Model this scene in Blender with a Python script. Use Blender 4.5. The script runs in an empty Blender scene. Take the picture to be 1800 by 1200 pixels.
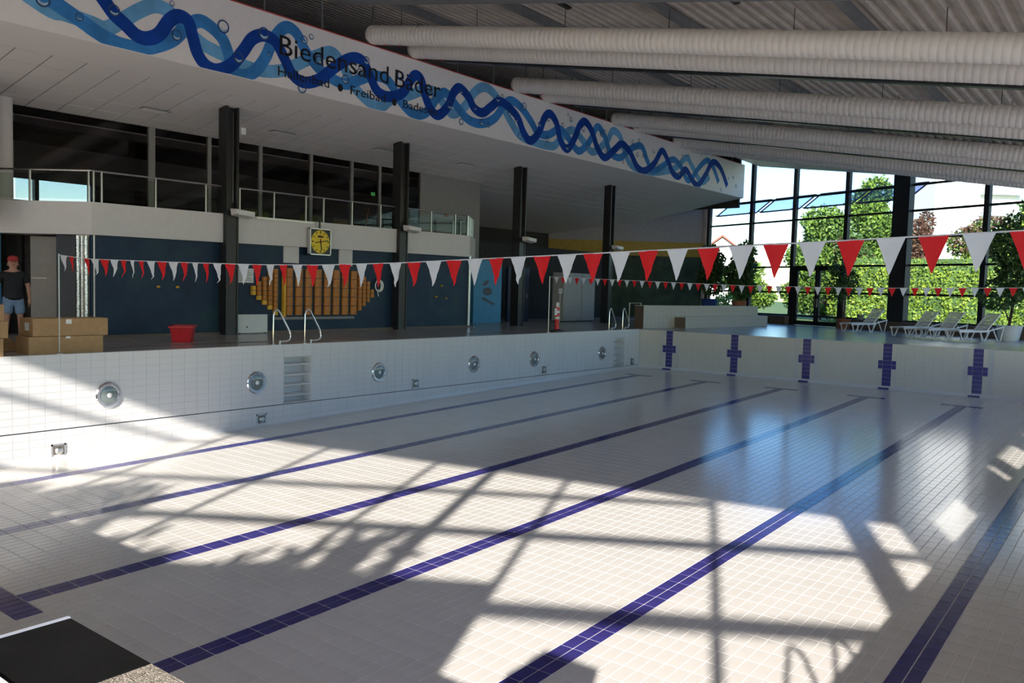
import bpy, bmesh, math, random
import numpy as np
from mathutils import Vector, Matrix

random.seed(7)
rng = np.random.default_rng(11)
SC = bpy.context.scene
COL = SC.collection

# ------------------------------------------------------------------ camera
cam_data = bpy.data.cameras.new('camera')
cam_data.sensor_fit = 'HORIZONTAL'; cam_data.sensor_width = 36.0; cam_data.lens = 29.241
cam_data.clip_start = 0.05; cam_data.clip_end = 600
camera = bpy.data.objects.new('camera', cam_data); COL.objects.link(camera)
RT = Vector((0.79125407, 0.61087433, 0.02737808)); UP = Vector((-0.06011472, 0.03315334, 0.99764075))
FW = Vector((-0.60852545, 0.79103313, -0.06295526)); CAM = Vector((15.25416, -1.19362, 1.37734))
camera.matrix_world = Matrix(((RT.x, UP.x, -FW.x, CAM.x), (RT.y, UP.y, -FW.y, CAM.y), (RT.z, UP.z, -FW.z, CAM.z), (0, 0, 0, 1)))
SC.camera = camera

# ------------------------------------------------------------------ world, sun, exposure
SUN_EL = math.radians(23.7)
SUN_H = Vector((-0.4147, 0.9100, 0))            # horizontal way the light travels
world = bpy.data.worlds.new('world'); SC.world = world; world.use_nodes = True
wt = world.node_tree; wt.nodes.clear()
wo = wt.nodes.new('ShaderNodeOutputWorld'); wb = wt.nodes.new('ShaderNodeBackground')
sky = wt.nodes.new('ShaderNodeTexSky'); sky.sky_type = 'NISHITA'; sky.sun_disc = False
sky.sun_elevation = SUN_EL; sky.sun_rotation = math.radians(155.5); sky.air_density = 1.0; sky.dust_density = 0.15; sky.ozone_density = 2.0
wb.inputs['Strength'].default_value = 0.265
hs0 = wt.nodes.new('ShaderNodeHueSaturation'); hs0.inputs['Hue'].default_value = 0.508; hs0.inputs['Saturation'].default_value = 1.38; hs0.inputs['Value'].default_value = 1.0
wt.links.new(sky.outputs[0], hs0.inputs['Color']); wt.links.new(hs0.outputs[0], wb.inputs[0]); wt.links.new(wb.outputs[0], wo.inputs[0])
sun_d = bpy.data.lights.new('sun', 'SUN'); sun_d.energy = 7.5; sun_d.angle = math.radians(0.6); sun_d.color = (1.0, 0.895, 0.81)
sun = bpy.data.objects.new('sun', sun_d); COL.objects.link(sun)
_dir = Vector((SUN_H.x * math.cos(SUN_EL), SUN_H.y * math.cos(SUN_EL), -math.sin(SUN_EL)))
sun.rotation_euler = _dir.to_track_quat('-Z', 'Y').to_euler(); sun.location = (20, -30, 25)
SC.view_settings.view_transform = 'Standard'; SC.view_settings.look = 'None'
SC.view_settings.exposure = 0.53; SC.view_settings.gamma = 1.0; SC.view_settings.use_curve_mapping = False
SC.cycles.max_bounces = 14; SC.cycles.diffuse_bounces = 10; SC.cycles.glossy_bounces = 4
SC.cycles.transparent_max_bounces = 24; SC.cycles.transmission_bounces = 6
SC.cycles.sample_clamp_indirect = 6.0
SC.cycles.use_denoising = True

# ------------------------------------------------------------------ helpers
def new_obj(name, data, parent=None):
    o = bpy.data.objects.new(name, data); COL.objects.link(o)
    if parent is not None: o.parent = parent
    return o

def tag(o, label=None, cat=None, group=None, kind=None):
    if label: o['label'] = label
    if cat: o['category'] = cat
    if group: o['group'] = group
    if kind: o['kind'] = kind
    return o

def thing(name, label, cat, loc=(0, 0, 0), rz=0.0, group=None):
    o = new_obj(name, None); o.location = loc; o.rotation_euler = (0, 0, rz); o.empty_display_size = 0.2
    return tag(o, label, cat, group)

def structure(name, label, cat, loc=(0, 0, 0), rz=0.0):
    o = new_obj(name, None); o.location = loc; o.rotation_euler = (0, 0, rz); o.empty_display_size = 0.2
    return tag(o, label, cat, None, 'structure')

class MB:
    def __init__(s): s.v = []; s.f = []
    def add(s, vs, fs):
        b = len(s.v); s.v.extend([tuple(p) for p in vs]); s.f.extend([tuple(i + b for i in q) for q in fs]); return s
    def box(s, x0, x1, y0, y1, z0, z1):
        return s.add([(x0, y0, z0), (x1, y0, z0), (x1, y1, z0), (x0, y1, z0), (x0, y0, z1), (x1, y0, z1), (x1, y1, z1), (x0, y1, z1)],
                     [(3, 2, 1, 0), (4, 5, 6, 7), (0, 1, 5, 4), (1, 2, 6, 5), (2, 3, 7, 6), (3, 0, 4, 7)])
    def hexa(s, p):   # 8 points, bottom 4 then top 4 (counter-clockwise from above)
        return s.add(p, [(3, 2, 1, 0), (4, 5, 6, 7), (0, 1, 5, 4), (1, 2, 6, 5), (2, 3, 7, 6), (3, 0, 4, 7)])
    def bar(s, a, b, w, h, up=(0, 0, 1)):   # rectangular bar a->b
        a = Vector(a); b = Vector(b); d = (b - a).normalized(); u = Vector(up)
        r = d.cross(u)
        if r.length < 1e-5: r = d.cross(Vector((0, 1, 0)))
        r.normalize(); u = r.cross(d).normalized()
        P = []
        for q in (a, b):
            for (i, j) in ((-1, -1), (1, -1), (1, 1), (-1, 1)): P.append(q + r * (i * w / 2) + u * (j * h / 2))
        return s.add(P, [(0, 1, 2, 3), (7, 6, 5, 4), (0, 4, 5, 1), (1, 5, 6, 2), (2, 6, 7, 3), (3, 7, 4, 0)])
    def cyl(s, a, b, r0, r1=None, n=16, caps=True):
        r1 = r0 if r1 is None else r1
        return s.tube([a, b], [r0, r1], n, caps)
    def tube(s, pts, rad, n=10, caps=True):
        pts = [Vector(p) for p in pts]; m = len(pts)
        if not isinstance(rad, (list, tuple)): rad = [rad] * m
        ref = None; V = []
        for i, p in enumerate(pts):
            t = (pts[min(i + 1, m - 1)] - pts[max(i - 1, 0)]).normalized()
            if ref is None:
                ref = t.orthogonal().normalized()
            else:
                ref = (ref - t * ref.dot(t))
                ref = ref.normalized() if ref.length > 1e-6 else t.orthogonal().normalized()
            bn = t.cross(ref)
            for k in range(n):
                a = 2 * math.pi * k / n
                V.append(p + (ref * math.cos(a) + bn * math.sin(a)) * rad[i])
        F = []
        for i in range(m - 1):
            for k in range(n):
                k2 = (k + 1) % n
                F.append((i * n + k, i * n + k2, (i + 1) * n + k2, (i + 1) * n + k))
        if caps:
            F.append(tuple(range(n - 1, -1, -1))); F.append(tuple((m - 1) * n + k for k in range(n)))
        return s.add(V, F)
    def lathe(s, prof, n=24, origin=(0, 0, 0), axis=(0, 0, 1)):   # prof: (radius, height)
        ax = Vector(axis).normalized(); e = ax.orthogonal().normalized(); g = ax.cross(e); o = Vector(origin); V = []; F = []
        for (r, h) in prof:
            for k in range(n):
                a = 2 * math.pi * k / n; V.append(o + ax * h + (e * math.cos(a) + g * math.sin(a)) * max(r, 1e-4))
        for i in range(len(prof) - 1):
            for k in range(n):
                k2 = (k + 1) % n; F.append((i * n + k, i * n + k2, (i + 1) * n + k2, (i + 1) * n + k))
        F.append(tuple(range(n - 1, -1, -1))); F.append(tuple((len(prof) - 1) * n + k for k in range(n)))
        return s.add(V, F)
    def prism(s, poly, mp, d0, d1):   # poly 2d; mp(a,b,d)->xyz
        n = len(poly)
        V = [mp(a, b, d0) for a, b in poly] + [mp(a, b, d1) for a, b in poly]
        F = [tuple(range(n - 1, -1, -1)), tuple(range(n, 2 * n))]
        for i in range(n): j = (i + 1) % n; F.append((i, j, n + j, n + i))
        return s.add(V, F)
    def mesh(s, name, smooth=False):
        me = bpy.data.meshes.new(name); me.from_pydata([tuple(p) for p in s.v], [], s.f)
        bm = bmesh.new(); bm.from_mesh(me); bmesh.ops.recalc_face_normals(bm, faces=bm.faces); bm.to_mesh(me); bm.free()
        if smooth:
            me.polygons.foreach_set('use_smooth', [True] * len(me.polygons)); me.update()
            try: me.set_sharp_from_angle(angle=math.radians(38))
            except Exception: pass
        return me
    def build(s, name, mat, parent=None, smooth=False, bevel=0.0):
        me = s.mesh(name, smooth); me.materials.append(mat)
        o = new_obj(name, me, parent)
        if bevel:
            b = o.modifiers.new('bevel', 'BEVEL'); b.width = bevel; b.segments = 2; b.limit_method = 'ANGLE'; b.angle_limit = math.radians(40)
        return o

def copy_tree(o, parent=None):
    c = o.copy(); COL.objects.link(c)
    if parent is not None: c.parent = parent
    for ch in list(o.children): copy_tree(ch, c)
    return c

def raw_mesh(name, V, F, mat, parent=None):
    me = bpy.data.meshes.new(name); me.from_pydata([tuple(map(float, p)) for p in V], [], [tuple(map(int, q)) for q in F]); me.materials.append(mat); me.update()
    return new_obj(name, me, parent)

# ------------------------------------------------------------------ materials
MATS = {}
def mat(name, col, rough=0.6, metal=0.0, var=0.06, scale=6.0, bump=0.0, bscale=60.0, spec=0.5, trans=0.0, col2=None, coat=0.0):
    if name in MATS: return MATS[name]
    m = bpy.data.materials.new(name); m.use_nodes = True; nt = m.node_tree; nt.nodes.clear()
    out = nt.nodes.new('ShaderNodeOutputMaterial'); p = nt.nodes.new('ShaderNodeBsdfPrincipled')
    nt.links.new(p.outputs[0], out.inputs[0])
    tc = nt.nodes.new('ShaderNodeTexCoord'); no = nt.nodes.new('ShaderNodeTexNoise'); no.inputs['Scale'].default_value = scale; no.inputs['Detail'].default_value = 4
    nt.links.new(tc.outputs['Object'], no.inputs['Vector'])
    rp = nt.nodes.new('ShaderNodeValToRGB')
    a = col2 if col2 else tuple(max(0, c * (1 - var)) for c in col); b = col if col2 else tuple(min(1, c * (1 + var)) for c in col)
    rp.color_ramp.elements[0].color = (*a, 1); rp.color_ramp.elements[1].color = (*b, 1)
    rp.color_ramp.elements[0].position = 0.35; rp.color_ramp.elements[1].position = 0.65
    nt.links.new(no.outputs['Fac'], rp.inputs[0]); nt.links.new(rp.outputs[0], p.inputs['Base Color'])
    p.inputs['Roughness'].default_value = rough; p.inputs['Metallic'].default_value = metal
    p.inputs['Specular IOR Level'].default_value = spec; p.inputs['Transmission Weight'].default_value = trans
    p.inputs['Coat Weight'].default_value = coat
    if bump:
        n2 = nt.nodes.new('ShaderNodeTexNoise'); n2.inputs['Scale'].default_value = bscale; nt.links.new(tc.outputs['Object'], n2.inputs['Vector'])
        bp = nt.nodes.new('ShaderNodeBump'); bp.inputs['Strength'].default_value = bump; bp.inputs['Distance'].default_value = 0.01
        nt.links.new(n2.outputs['Fac'], bp.inputs['Height']); nt.links.new(bp.outputs[0], p.inputs['Normal'])
    MATS[name] = m; return m

def glass_mat(name, tint=(0.95, 0.97, 0.96), refl=1.0):
    m = bpy.data.materials.new(name); m.use_nodes = True; nt = m.node_tree; nt.nodes.clear()
    out = nt.nodes.new('ShaderNodeOutputMaterial'); mx = nt.nodes.new('ShaderNodeMixShader')
    tr = nt.nodes.new('ShaderNodeBsdfTransparent'); gl = nt.nodes.new('ShaderNodeBsdfGlossy'); lw = nt.nodes.new('ShaderNodeLayerWeight'); lw.inputs['Blend'].default_value = 0.5
    gl.inputs['Roughness'].default_value = 0.02; tr.inputs[0].default_value = (*tint, 1)
    pw = nt.nodes.new('ShaderNodeMath'); pw.operation = 'POWER'; pw.inputs[1].default_value = 5.0
    mu = nt.nodes.new('ShaderNodeMath'); mu.operation = 'MULTIPLY_ADD'; mu.inputs[1].default_value = 0.96 * refl; mu.inputs[2].default_value = 0.04 * refl
    nt.links.new(lw.outputs['Facing'], pw.inputs[0]); nt.links.new(pw.outputs[0], mu.inputs[0]); nt.links.new(mu.outputs[0], mx.inputs[0])
    nt.links.new(tr.outputs[0], mx.inputs[1]); nt.links.new(gl.outputs[0], mx.inputs[2]); nt.links.new(mx.outputs[0], out.inputs[0])
    return m

def emit_mat(name, col, st):
    m = bpy.data.materials.new(name); m.use_nodes = True; nt = m.node_tree; nt.nodes.clear()
    out = nt.nodes.new('ShaderNodeOutputMaterial'); e = nt.nodes.new('ShaderNodeEmission'); e.inputs[0].default_value = (*col, 1); e.inputs[1].default_value = st
    nt.links.new(e.outputs[0], out.inputs[0]); return m

def deck_mat():
    m = bpy.data.materials.new('deck_tile'); m.use_nodes = True; nt = m.node_tree; p = nt.nodes['Principled BSDF']
    tc = nt.nodes.new('ShaderNodeTexCoord'); br = nt.nodes.new('ShaderNodeTexBrick')
    br.offset = 0.0; br.inputs['Scale'].default_value = 1.0; br.inputs['Brick Width'].default_value = 0.265; br.inputs['Row Height'].default_value = 0.1323
    br.inputs['Mortar Size'].default_value = 0.006; br.inputs['Color1'].default_value = (0.50, 0.46, 0.42, 1); br.inputs['Color2'].default_value = (0.45, 0.415, 0.38, 1)
    br.inputs['Mortar'].default_value = (0.25, 0.23, 0.21, 1)
    nt.links.new(tc.outputs['Object'], br.inputs['Vector']); nt.links.new(br.outputs['Color'], p.inputs['Base Color'])
    no = nt.nodes.new('ShaderNodeTexNoise'); no.inputs['Scale'].default_value = 1.2; nt.links.new(tc.outputs['Object'], no.inputs['Vector'])
    mr = nt.nodes.new('ShaderNodeMapRange'); mr.inputs['To Min'].default_value = 0.14; mr.inputs['To Max'].default_value = 0.30
    nt.links.new(no.outputs['Fac'], mr.inputs['Value']); nt.links.new(mr.outputs[0], p.inputs['Roughness'])
    bp = nt.nodes.new('ShaderNodeBump'); bp.inputs['Strength'].default_value = 0.3; bp.inputs['Distance'].default_value = 0.004; bp.invert = True
    nt.links.new(br.outputs['Fac'], bp.inputs['Height']); nt.links.new(bp.outputs[0], p.inputs['Normal'])
    return m

def mural_mat():
    m = bpy.data.materials.new('mural_paint'); m.use_nodes = True; nt = m.node_tree; p = nt.nodes['Principled BSDF']
    tc = nt.nodes.new('ShaderNodeTexCoord'); n1 = nt.nodes.new('ShaderNodeTexNoise'); n1.inputs['Scale'].default_value = 1.1; n1.inputs['Detail'].default_value = 8; n1.inputs['Roughness'].default_value = 0.65
    nt.links.new(tc.outputs['Object'], n1.inputs['Vector'])
    r = nt.nodes.new('ShaderNodeValToRGB'); e = r.color_ramp.elements
    e[0].position = 0.3; e[0].color = (0.007, 0.020, 0.055, 1); e[1].position = 0.7; e[1].color = (0.022, 0.07, 0.075, 1)
    q = e.new(0.5); q.color = (0.009, 0.035, 0.075, 1)
    nt.links.new(n1.outputs['Fac'], r.inputs[0]); nt.links.new(r.outputs[0], p.inputs['Base Color']); p.inputs['Roughness'].default_value = 0.55
    return m

M_tile = mat('white_tile', (0.80, 0.775, 0.73), 0.16, var=0.03, scale=1.7)
M_tile2 = mat('wall_tile', (0.74, 0.74, 0.735), 0.22, var=0.02, scale=1.3)
M_tile3 = mat('beige_wall_tile', (0.70, 0.67, 0.60), 0.25, var=0.02, scale=1.3)
M_grout = mat('grout', (0.90, 0.88, 0.85), 0.7, var=0.03, scale=5)
M_wgrout = mat('wall_grout', (0.62, 0.61, 0.59), 0.8, var=0.03, scale=5)
M_navy = mat('navy_tile', (0.050, 0.043, 0.235), 0.16, var=0.12, scale=2.2)
M_deck = deck_mat()
M_mural = mural_mat()
M_white = mat('white_paint', (0.78, 0.735, 0.71), 0.55, var=0.02)
M_fascia = mat('fascia_white', (0.94, 0.885, 0.84), 0.7, var=0.015, spec=0.2)
M_panel = mat('ceiling_panel', (0.94, 0.885, 0.835), 0.7, var=0.02, scale=30)
M_black = mat('black_steel', (0.022, 0.022, 0.024), 0.35, var=0.15)
M_frame = mat('dark_frame', (0.018, 0.019, 0.024), 0.4, var=0.1)
M_chrome = mat('chrome', (0.75, 0.76, 0.77), 0.14, 1.0, var=0.03)
M_steel = mat('brushed_steel', (0.62, 0.62, 0.60), 0.32, 1.0, var=0.06, scale=20)
M_duct = mat('duct_fabric', (0.93, 0.87, 0.79), 0.5, var=0.03, scale=4)
M_roof = mat('corrugated_sheet', (0.62, 0.55, 0.47), 0.55, var=0.08, scale=3)
M_beam = mat('grey_steel_beam', (0.20, 0.205, 0.21), 0.5, var=0.1)
M_red = mat('red_plastic', (0.72, 0.02, 0.03), 0.35, var=0.05)
def cloth_mat(name, col, var):
    m = mat(name, col, 0.6, var=var); nt = m.node_tree; p = nt.nodes['Principled BSDF']; out = [n for n in nt.nodes if n.type == 'OUTPUT_MATERIAL'][0]
    tl = nt.nodes.new('ShaderNodeBsdfTranslucent'); mx = nt.nodes.new('ShaderNodeMixShader'); mx.inputs[0].default_value = 0.45
    src = p.inputs['Base Color'].links[0].from_socket; nt.links.new(src, tl.inputs[0])
    nt.links.new(p.outputs[0], mx.inputs[1]); nt.links.new(tl.outputs[0], mx.inputs[2]); nt.links.new(mx.outputs[0], out.inputs[0]); return m
M_redflag = cloth_mat('red_pennant', (0.93, 0.02, 0.025), 0.04)
M_whiteflag = cloth_mat('white_pennant', (0.91, 0.92, 0.95), 0.02)
M_card = mat('cardboard', (0.43, 0.27, 0.13), 0.8, var=0.07, scale=9)
M_whitep = mat('white_plastic', (0.82, 0.82, 0.80), 0.35, var=0.02)
M_orange = mat('orange_ceramic', (0.52, 0.18, 0.012), 0.35, var=0.12, scale=3)
M_yellow = mat('yellow_ceramic', (0.85, 0.47, 0.03), 0.4, var=0.06)
M_yface = mat('yellow_dial', (0.95, 0.68, 0.02), 0.4, var=0.02)
M_print = mat('black_print', (0.008, 0.008, 0.012), 0.5, var=0.05)
M_dblue = mat('print_dark_blue', (0.010, 0.065, 0.36), 0.75, spec=0.15, var=0.18, scale=2.0)
M_mblue = mat('print_mid_blue', (0.055, 0.26, 0.62), 0.75, spec=0.15, var=0.18, scale=2.0)
M_lblue = mat('print_light_blue', (0.17, 0.44, 0.72), 0.75, spec=0.15, var=0.15, scale=2.0)
M_bub = mat('print_bubble', (0.45, 0.62, 0.74), 0.75, spec=0.15, var=0.2, scale=8)
M_bubring = mat('print_bubble_ring', (0.05, 0.10, 0.22), 0.75, spec=0.15, var=0.2, scale=8)
M_redline = mat('red_edge', (0.55, 0.06, 0.05), 0.5)
M_pane = glass_mat('clear_pane', (0.95, 0.965, 0.965))
M_cafe = glass_mat('cafe_pane', (0.72, 0.70, 0.70), 0.7)  # glass tint darkened to stand for the unlit cafe behind it
M_tinted = glass_mat('tinted_pane', (0.84, 0.87, 0.88), 1.0)
M_railglass = glass_mat('rail_pane', (0.86, 0.90, 0.87), 0.35)
M_dark = mat('dark_interior', (0.035, 0.03, 0.027), 0.8, var=0.2)  # near-black base; the cafe's lack of light is put into the colour
M_grey = mat('grey_wall', (0.30, 0.29, 0.28), 0.7, var=0.05)
M_door = mat('door_grey', (0.34, 0.31, 0.28), 0.6, var=0.04)
M_bluepanel = mat('light_blue_wall', (0.10, 0.36, 0.60), 0.55, var=0.06)
M_mustard = mat('mustard_tile', (0.42, 0.28, 0.04), 0.5, var=0.08)
M_shadegreen = mat('shaded_green_wall', (0.03, 0.055, 0.035), 0.7, var=0.3, scale=2)  # green wall with its shadow put into the near-black tone
M_bounce = mat('bounce_paving', (0.76, 0.73, 0.69), 0.8, var=0.05)  # unseen ground and near deck, kept pale to bounce sun onto the ceiling
M_lens = mat('lamp_lens', (0.17, 0.21, 0.21), 0.08, var=0.12, coat=0.6)
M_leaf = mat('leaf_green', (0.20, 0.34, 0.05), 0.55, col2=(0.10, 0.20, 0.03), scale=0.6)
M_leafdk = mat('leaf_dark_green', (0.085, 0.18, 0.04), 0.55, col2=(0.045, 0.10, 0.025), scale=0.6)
M_leafred = mat('leaf_copper', (0.16, 0.10, 0.055), 0.55, col2=(0.09, 0.035, 0.03), scale=0.6)
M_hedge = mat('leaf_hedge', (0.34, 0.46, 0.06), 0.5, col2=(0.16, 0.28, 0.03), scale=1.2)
M_bark = mat('bark', (0.10, 0.07, 0.05), 0.9, var=0.2, scale=12, bump=0.5)
M_grass = mat('grass', (0.14, 0.22, 0.05), 0.9, var=0.2, scale=3)
M_brown = mat('brown_tile', (0.16, 0.12, 0.09), 0.5, var=0.08)
M_foil = mat('foil', (0.80, 0.80, 0.78), 0.18, 1.0, var=0.08, bump=0.9, bscale=26)
M_pad = mat('black_pad', (0.006, 0.006, 0.006), 0.85, var=0.2, bump=0.2, bscale=300, spec=0.15)
M_grip = mat('speckled_grip', (0.36, 0.31, 0.25), 0.75, var=0.6, scale=260, bump=0.6, bscale=300)
M_terra = mat('terracotta', (0.35, 0.12, 0.06), 0.7)
M_bluepot = mat('blue_pot', (0.03, 0.07, 0.28), 0.3)
M_soil = mat('soil', (0.03, 0.02, 0.015), 0.95)
M_facade = mat('white_facade', (0.85, 0.85, 0.84), 0.8, var=0.02)
M_greenfac = mat('green_facade', (0.30, 0.62, 0.45), 0.8, var=0.03)
M_winblue = mat('window_blue', (0.10, 0.14, 0.20), 0.15)
M_rooftile = mat('red_roof', (0.35, 0.12, 0.08), 0.8)
M_awning = glass_mat('awning_blue_glass', (0.64, 0.70, 0.95), 0.7)
# ------------------------------------------------------------------ the pool basin
PL, PW = 26.46, 15.03
TY, TX, TZ = PL / 100, 2.5 / 19, 0.1323
def zf(y): return -1.967 + 0.0203 * y
LINES = [1.263 + 2.5 * i for i in range(6)]

def px(P):
    d = Vector(P) - CAM; z = d.dot(FW)
    if z < 0.1: return None
    return (900 + 1462.05 * d.dot(RT) / z, 600 - 1462.05 * d.dot(UP) / z, z)
def seen(P, m=10):
    q = px(P); return q is not None and -m < q[0] < 1800 + m and -m < q[1] < 1200 + m

pool_floor = structure('floor', 'white tiled pool floor with navy lane lines', 'floor')
MB().hexa([(-0.1, -0.1, zf(0) - .3), (PW + .1, -.1, zf(0) - .3), (PW + .1, PL + .1, zf(PL) - .3), (-.1, PL + .1, zf(PL) - .3),
           (-0.1, -0.1, zf(-.1) - .003), (PW + .1, -.1, zf(-.1) - .003), (PW + .1, PL + .1, zf(PL + .1) - .003), (-.1, PL + .1, zf(PL + .1) - .003)]).build('grout_bed', M_grout, pool_floor)

def tile_mesh(name, ax, ay, az, m, corner=0.0):
    """box with half sizes, top shifted by slope on y; origin at top centre"""
    hx, hy, t = ax / 2, ay / 2, az; s = corner
    V = [(-hx, -hy, -t), (hx, -hy, -t), (hx, hy, -t), (-hx, hy, -t), (-hx, -hy, -hy * s), (hx, -hy, -hy * s), (hx, hy, hy * s), (-hx, hy, hy * s)]
    F = [(4, 5, 6, 7), (0, 1, 5, 4), (1, 2, 6, 5), (2, 3, 7, 6), (3, 0, 4, 7)]
    me = bpy.data.meshes.new(name); me.from_pydata(V, [], F); me.materials.append(m); me.update(); return me

def tile_field(parent, centres, me, name_one, name_rest, m, n_one=300, rot=None):
    """centres: list of tile centres; the largest in view are objects of their own, the rest one part"""
    R = rot if rot else Matrix.Identity(3)
    rank = []
    for i, c in enumerate(centres):
        q = px(c)
        if q and -5 < q[0] < 1805 and -5 < q[1] < 1205: rank.append((q[2], i))
    rank.sort(); one = set(i for _, i in rank[:n_one])
    base = [R @ Vector(v.co) for v in me.vertices]; fs = [tuple(p.vertices) for p in me.polygons]
    V = []; F = []
    for i, c in enumerate(centres):
        if i in one:
            o = new_obj(name_one, me, parent); o.matrix_local = Matrix.Translation(c) @ R.to_4x4()
        else:
            b = len(V); V.extend([(c[0] + p.x, c[1] + p.y, c[2] + p.z) for p in base]); F.extend([tuple(k + b for k in f) for f in fs])
    if V:
        o = raw_mesh(name_rest, V, F, m, parent); o['kind'] = 'stuff'

gw = 0.011
wc, nc = [], []
J0 = -9
for j in range(J0, 105):
    x = LINES[0] + (j + 0.5) * TX
    if x > PW - .03 or x < .03: continue
    for k in range(100):
        y = (k + 0.5) * TY; navy = False
        for X in LINES:
            if (8 <= k <= 91 and abs(x - X) < TX) or (k in (8, 91) and abs(x - X) < 4 * TX): navy = True
        (nc if navy else wc).append((x, y, zf(y) + 0.0015))
tile_field(pool_floor, wc, tile_mesh('tile', TX - gw, TY - gw, 0.006, M_tile, 0.0203), 'tile', 'tile_field', M_tile)
tile_field(pool_floor, nc, tile_mesh('navy_tile', TX - gw, TY - gw, 0.006, M_navy, 0.0203), 'navy_tile', 'navy_tile_field', M_navy)

# left pool wall (x = 0, faces +x)
NICHES = [(39 * TY, 42 * TY, -10 * TZ, -2 * TZ), (93 * TY, 96 * TY, -10 * TZ, -2 * TZ)]
wl = structure('wall_pool_left', 'white tiled long wall of the empty pool', 'wall')
def wl_box(mb, y0, y1, z0, z1): mb.box(-0.40, -0.005, y0, y1, z0, min(z1, -.004))
mb = MB(); ys = [-.4] + [v for n in NICHES for v in n[:2]] + [PL + .4]
for a, b in ((ys[0], ys[1]), (ys[2], ys[3]), (ys[4], ys[5])): wl_box(mb, a, b, -2.2, -0.0)
for (a, b, z0, z1) in NICHES: wl_box(mb, a, b, -2.2, z0); wl_box(mb, a, b, z1, 0)
mb.build('grout_bed', M_wgrout, wl)
RX = Matrix(((0, 0, 1), (1, 0, 0), (0, 1, 0)))     # tile x->Y, y->Z, normal->X
cs = []
for k in range(100):
    y = (k + .5) * TY
    for r in range(15):
        z = -(r + .5) * TZ - (0.012 if r >= 10 else 0)
        if z - TZ / 2 < zf(y) - 0.08: continue
        if any(a < y < b and z0 - .01 < z < z1 for (a, b, z0, z1) in NICHES): continue
        cs.append((0.0, y, z))
tile_field(wl, cs, tile_mesh('wall_tile', TY - .006, TZ - .006, 0.006, M_tile2), 'tile', 'tile_field', M_tile2, 300, RX)
MB().box(-0.004, 0.004, 0, PL, -1.337, -1.324).build('dark_joint', M_black, wl)
for (a, b, z0, z1) in NICHES:
    st = MB(); st.box(-.36, -.33, a, b, z0, z1)
    st.box(-.34, .0, a + .002, a + .022, z0, z1); st.box(-.34, .0, b - .022, b - .002, z0, z1)
    st.box(-.34, .0, a + .002, b - .002, z1 - .022, z1 - .002); st.box(-.34, .0, a + .002, b - .002, z0 + .002, z0 + .022)
    st.build('step_niche', M_tile2, wl)
    for i in range(4):
        z = z0 + (z1 - z0) * (i + .9) / 4.6
        MB().hexa([(-.34, a, z - .075), (-.02, a, z - .05), (-.02, b, z - .05), (-.34, b, z - .075), (-.34, a, z), (.0, a, z - .012), (.0, b, z - .012), (-.34, b, z)]).build('niche_step', M_tile2, wl, bevel=0.01)
# cove along the base
MB().prism([(0, 0), (.07, 0), (.02, .03), (0, .10)], lambda a, b, d: (a, d, zf(d) + b), 0, PL).build('cove', M_tile2, wl)

# far pool wall (y = PL, faces -y)
wf = structure('wall_pool_far', 'beige tiled end wall of the pool with navy crosses', 'wall')
MB().box(-.4, PW + .4, PL + .005, PL + .4, -2.2, -.004).build('grout_bed', M_wgrout, wf)
RF = Matrix(((-1, 0, 0), (0, 0, -1), (0, 1, 0)))   # tile x->-X, y->Z, normal->-Y
cs, cn = [], []
zb = zf(PL)
nrow = 11
for r in range(nrow):
    z = -(r + .5) * TZ
    xs = []; x = LINES[0] - .5 * TY
    k0 = -5
    for k in range(k0, 54):
        xc = LINES[0] + k * 2.5 / 9.5
        if xc < .12 or xc > PW - .1: continue
        cs.append((xc, PL, z))
crossx = LINES
CT = 2.5 / 9.5
keep = []
for c in cs:
    hit = False
    for X in crossx:
        if abs(c[0] - X) < .27: hit = True
    if not hit: keep.append(c)
for X in crossx:
    for r in range(nrow):
        z = -(r + .5) * TZ; bar = r in (4, 5)
        cn.append((X, PL, z))
        for s in (-1, 1):
            if bar:
                cn.append((X + s * CT * 0.75, PL, z, 'half'))
            else:
                keep.append((X + s * CT * 0.75, PL, z, 'half'))
full = tile_mesh('far_tile', CT - .008, TZ - .008, 0.006, M_tile3); half = tile_mesh('far_half_tile', CT / 2 - .008, TZ - .008, 0.006, M_tile3)
tile_field(wf, [c[:3] for c in keep if len(c) == 3], full, 'tile', 'tile_field', M_tile3, 0, RF)
tile_field(wf, [c[:3] for c in keep if len(c) == 4], half, 'tile', 'half_tile_field', M_tile3, 0, RF)
tile_field(wf, [c for c in cn if len(c) == 3], tile_mesh('cross_tile', CT - .006, TZ - .006, 0.009, M_navy), 'navy_tile', 'navy_tile_field', M_navy, 300, RF)
tile_field(wf, [c[:3] for c in cn if len(c) == 4], tile_mesh('cross_half_tile', CT / 2 - .006, TZ - .006, 0.009, M_navy), 'navy_half_tile', 'navy_half_tile_field', M_navy, 300, RF)
MB().prism([(0, 0), (.09, 0), (.03, .04), (0, .10)], lambda a, b, d: (d, PL - a, zf(PL - a) + b), 0, PW).build('cove', M_tile2, wf)
for X in LINES[:5]: MB().box(X - .2, X + .1, PL - .10, PL - .012, zf(PL) + .005, zf(PL) + .055).build('navy_foot_tile', M_navy, wf)

tag(MB().box(PW, PW + .4, -.4, PL + .4, -2.2, -.001).build('wall_pool_right', M_tile2), 'white long pool wall nearest the camera side', 'wall', None, 'structure')
tag(MB().box(-.4, PW + .4, -.4, 0, -2.2, -.001).build('wall_pool_near', M_tile2), 'white pool end wall below the starting block', 'wall', None, 'structure')

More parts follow.
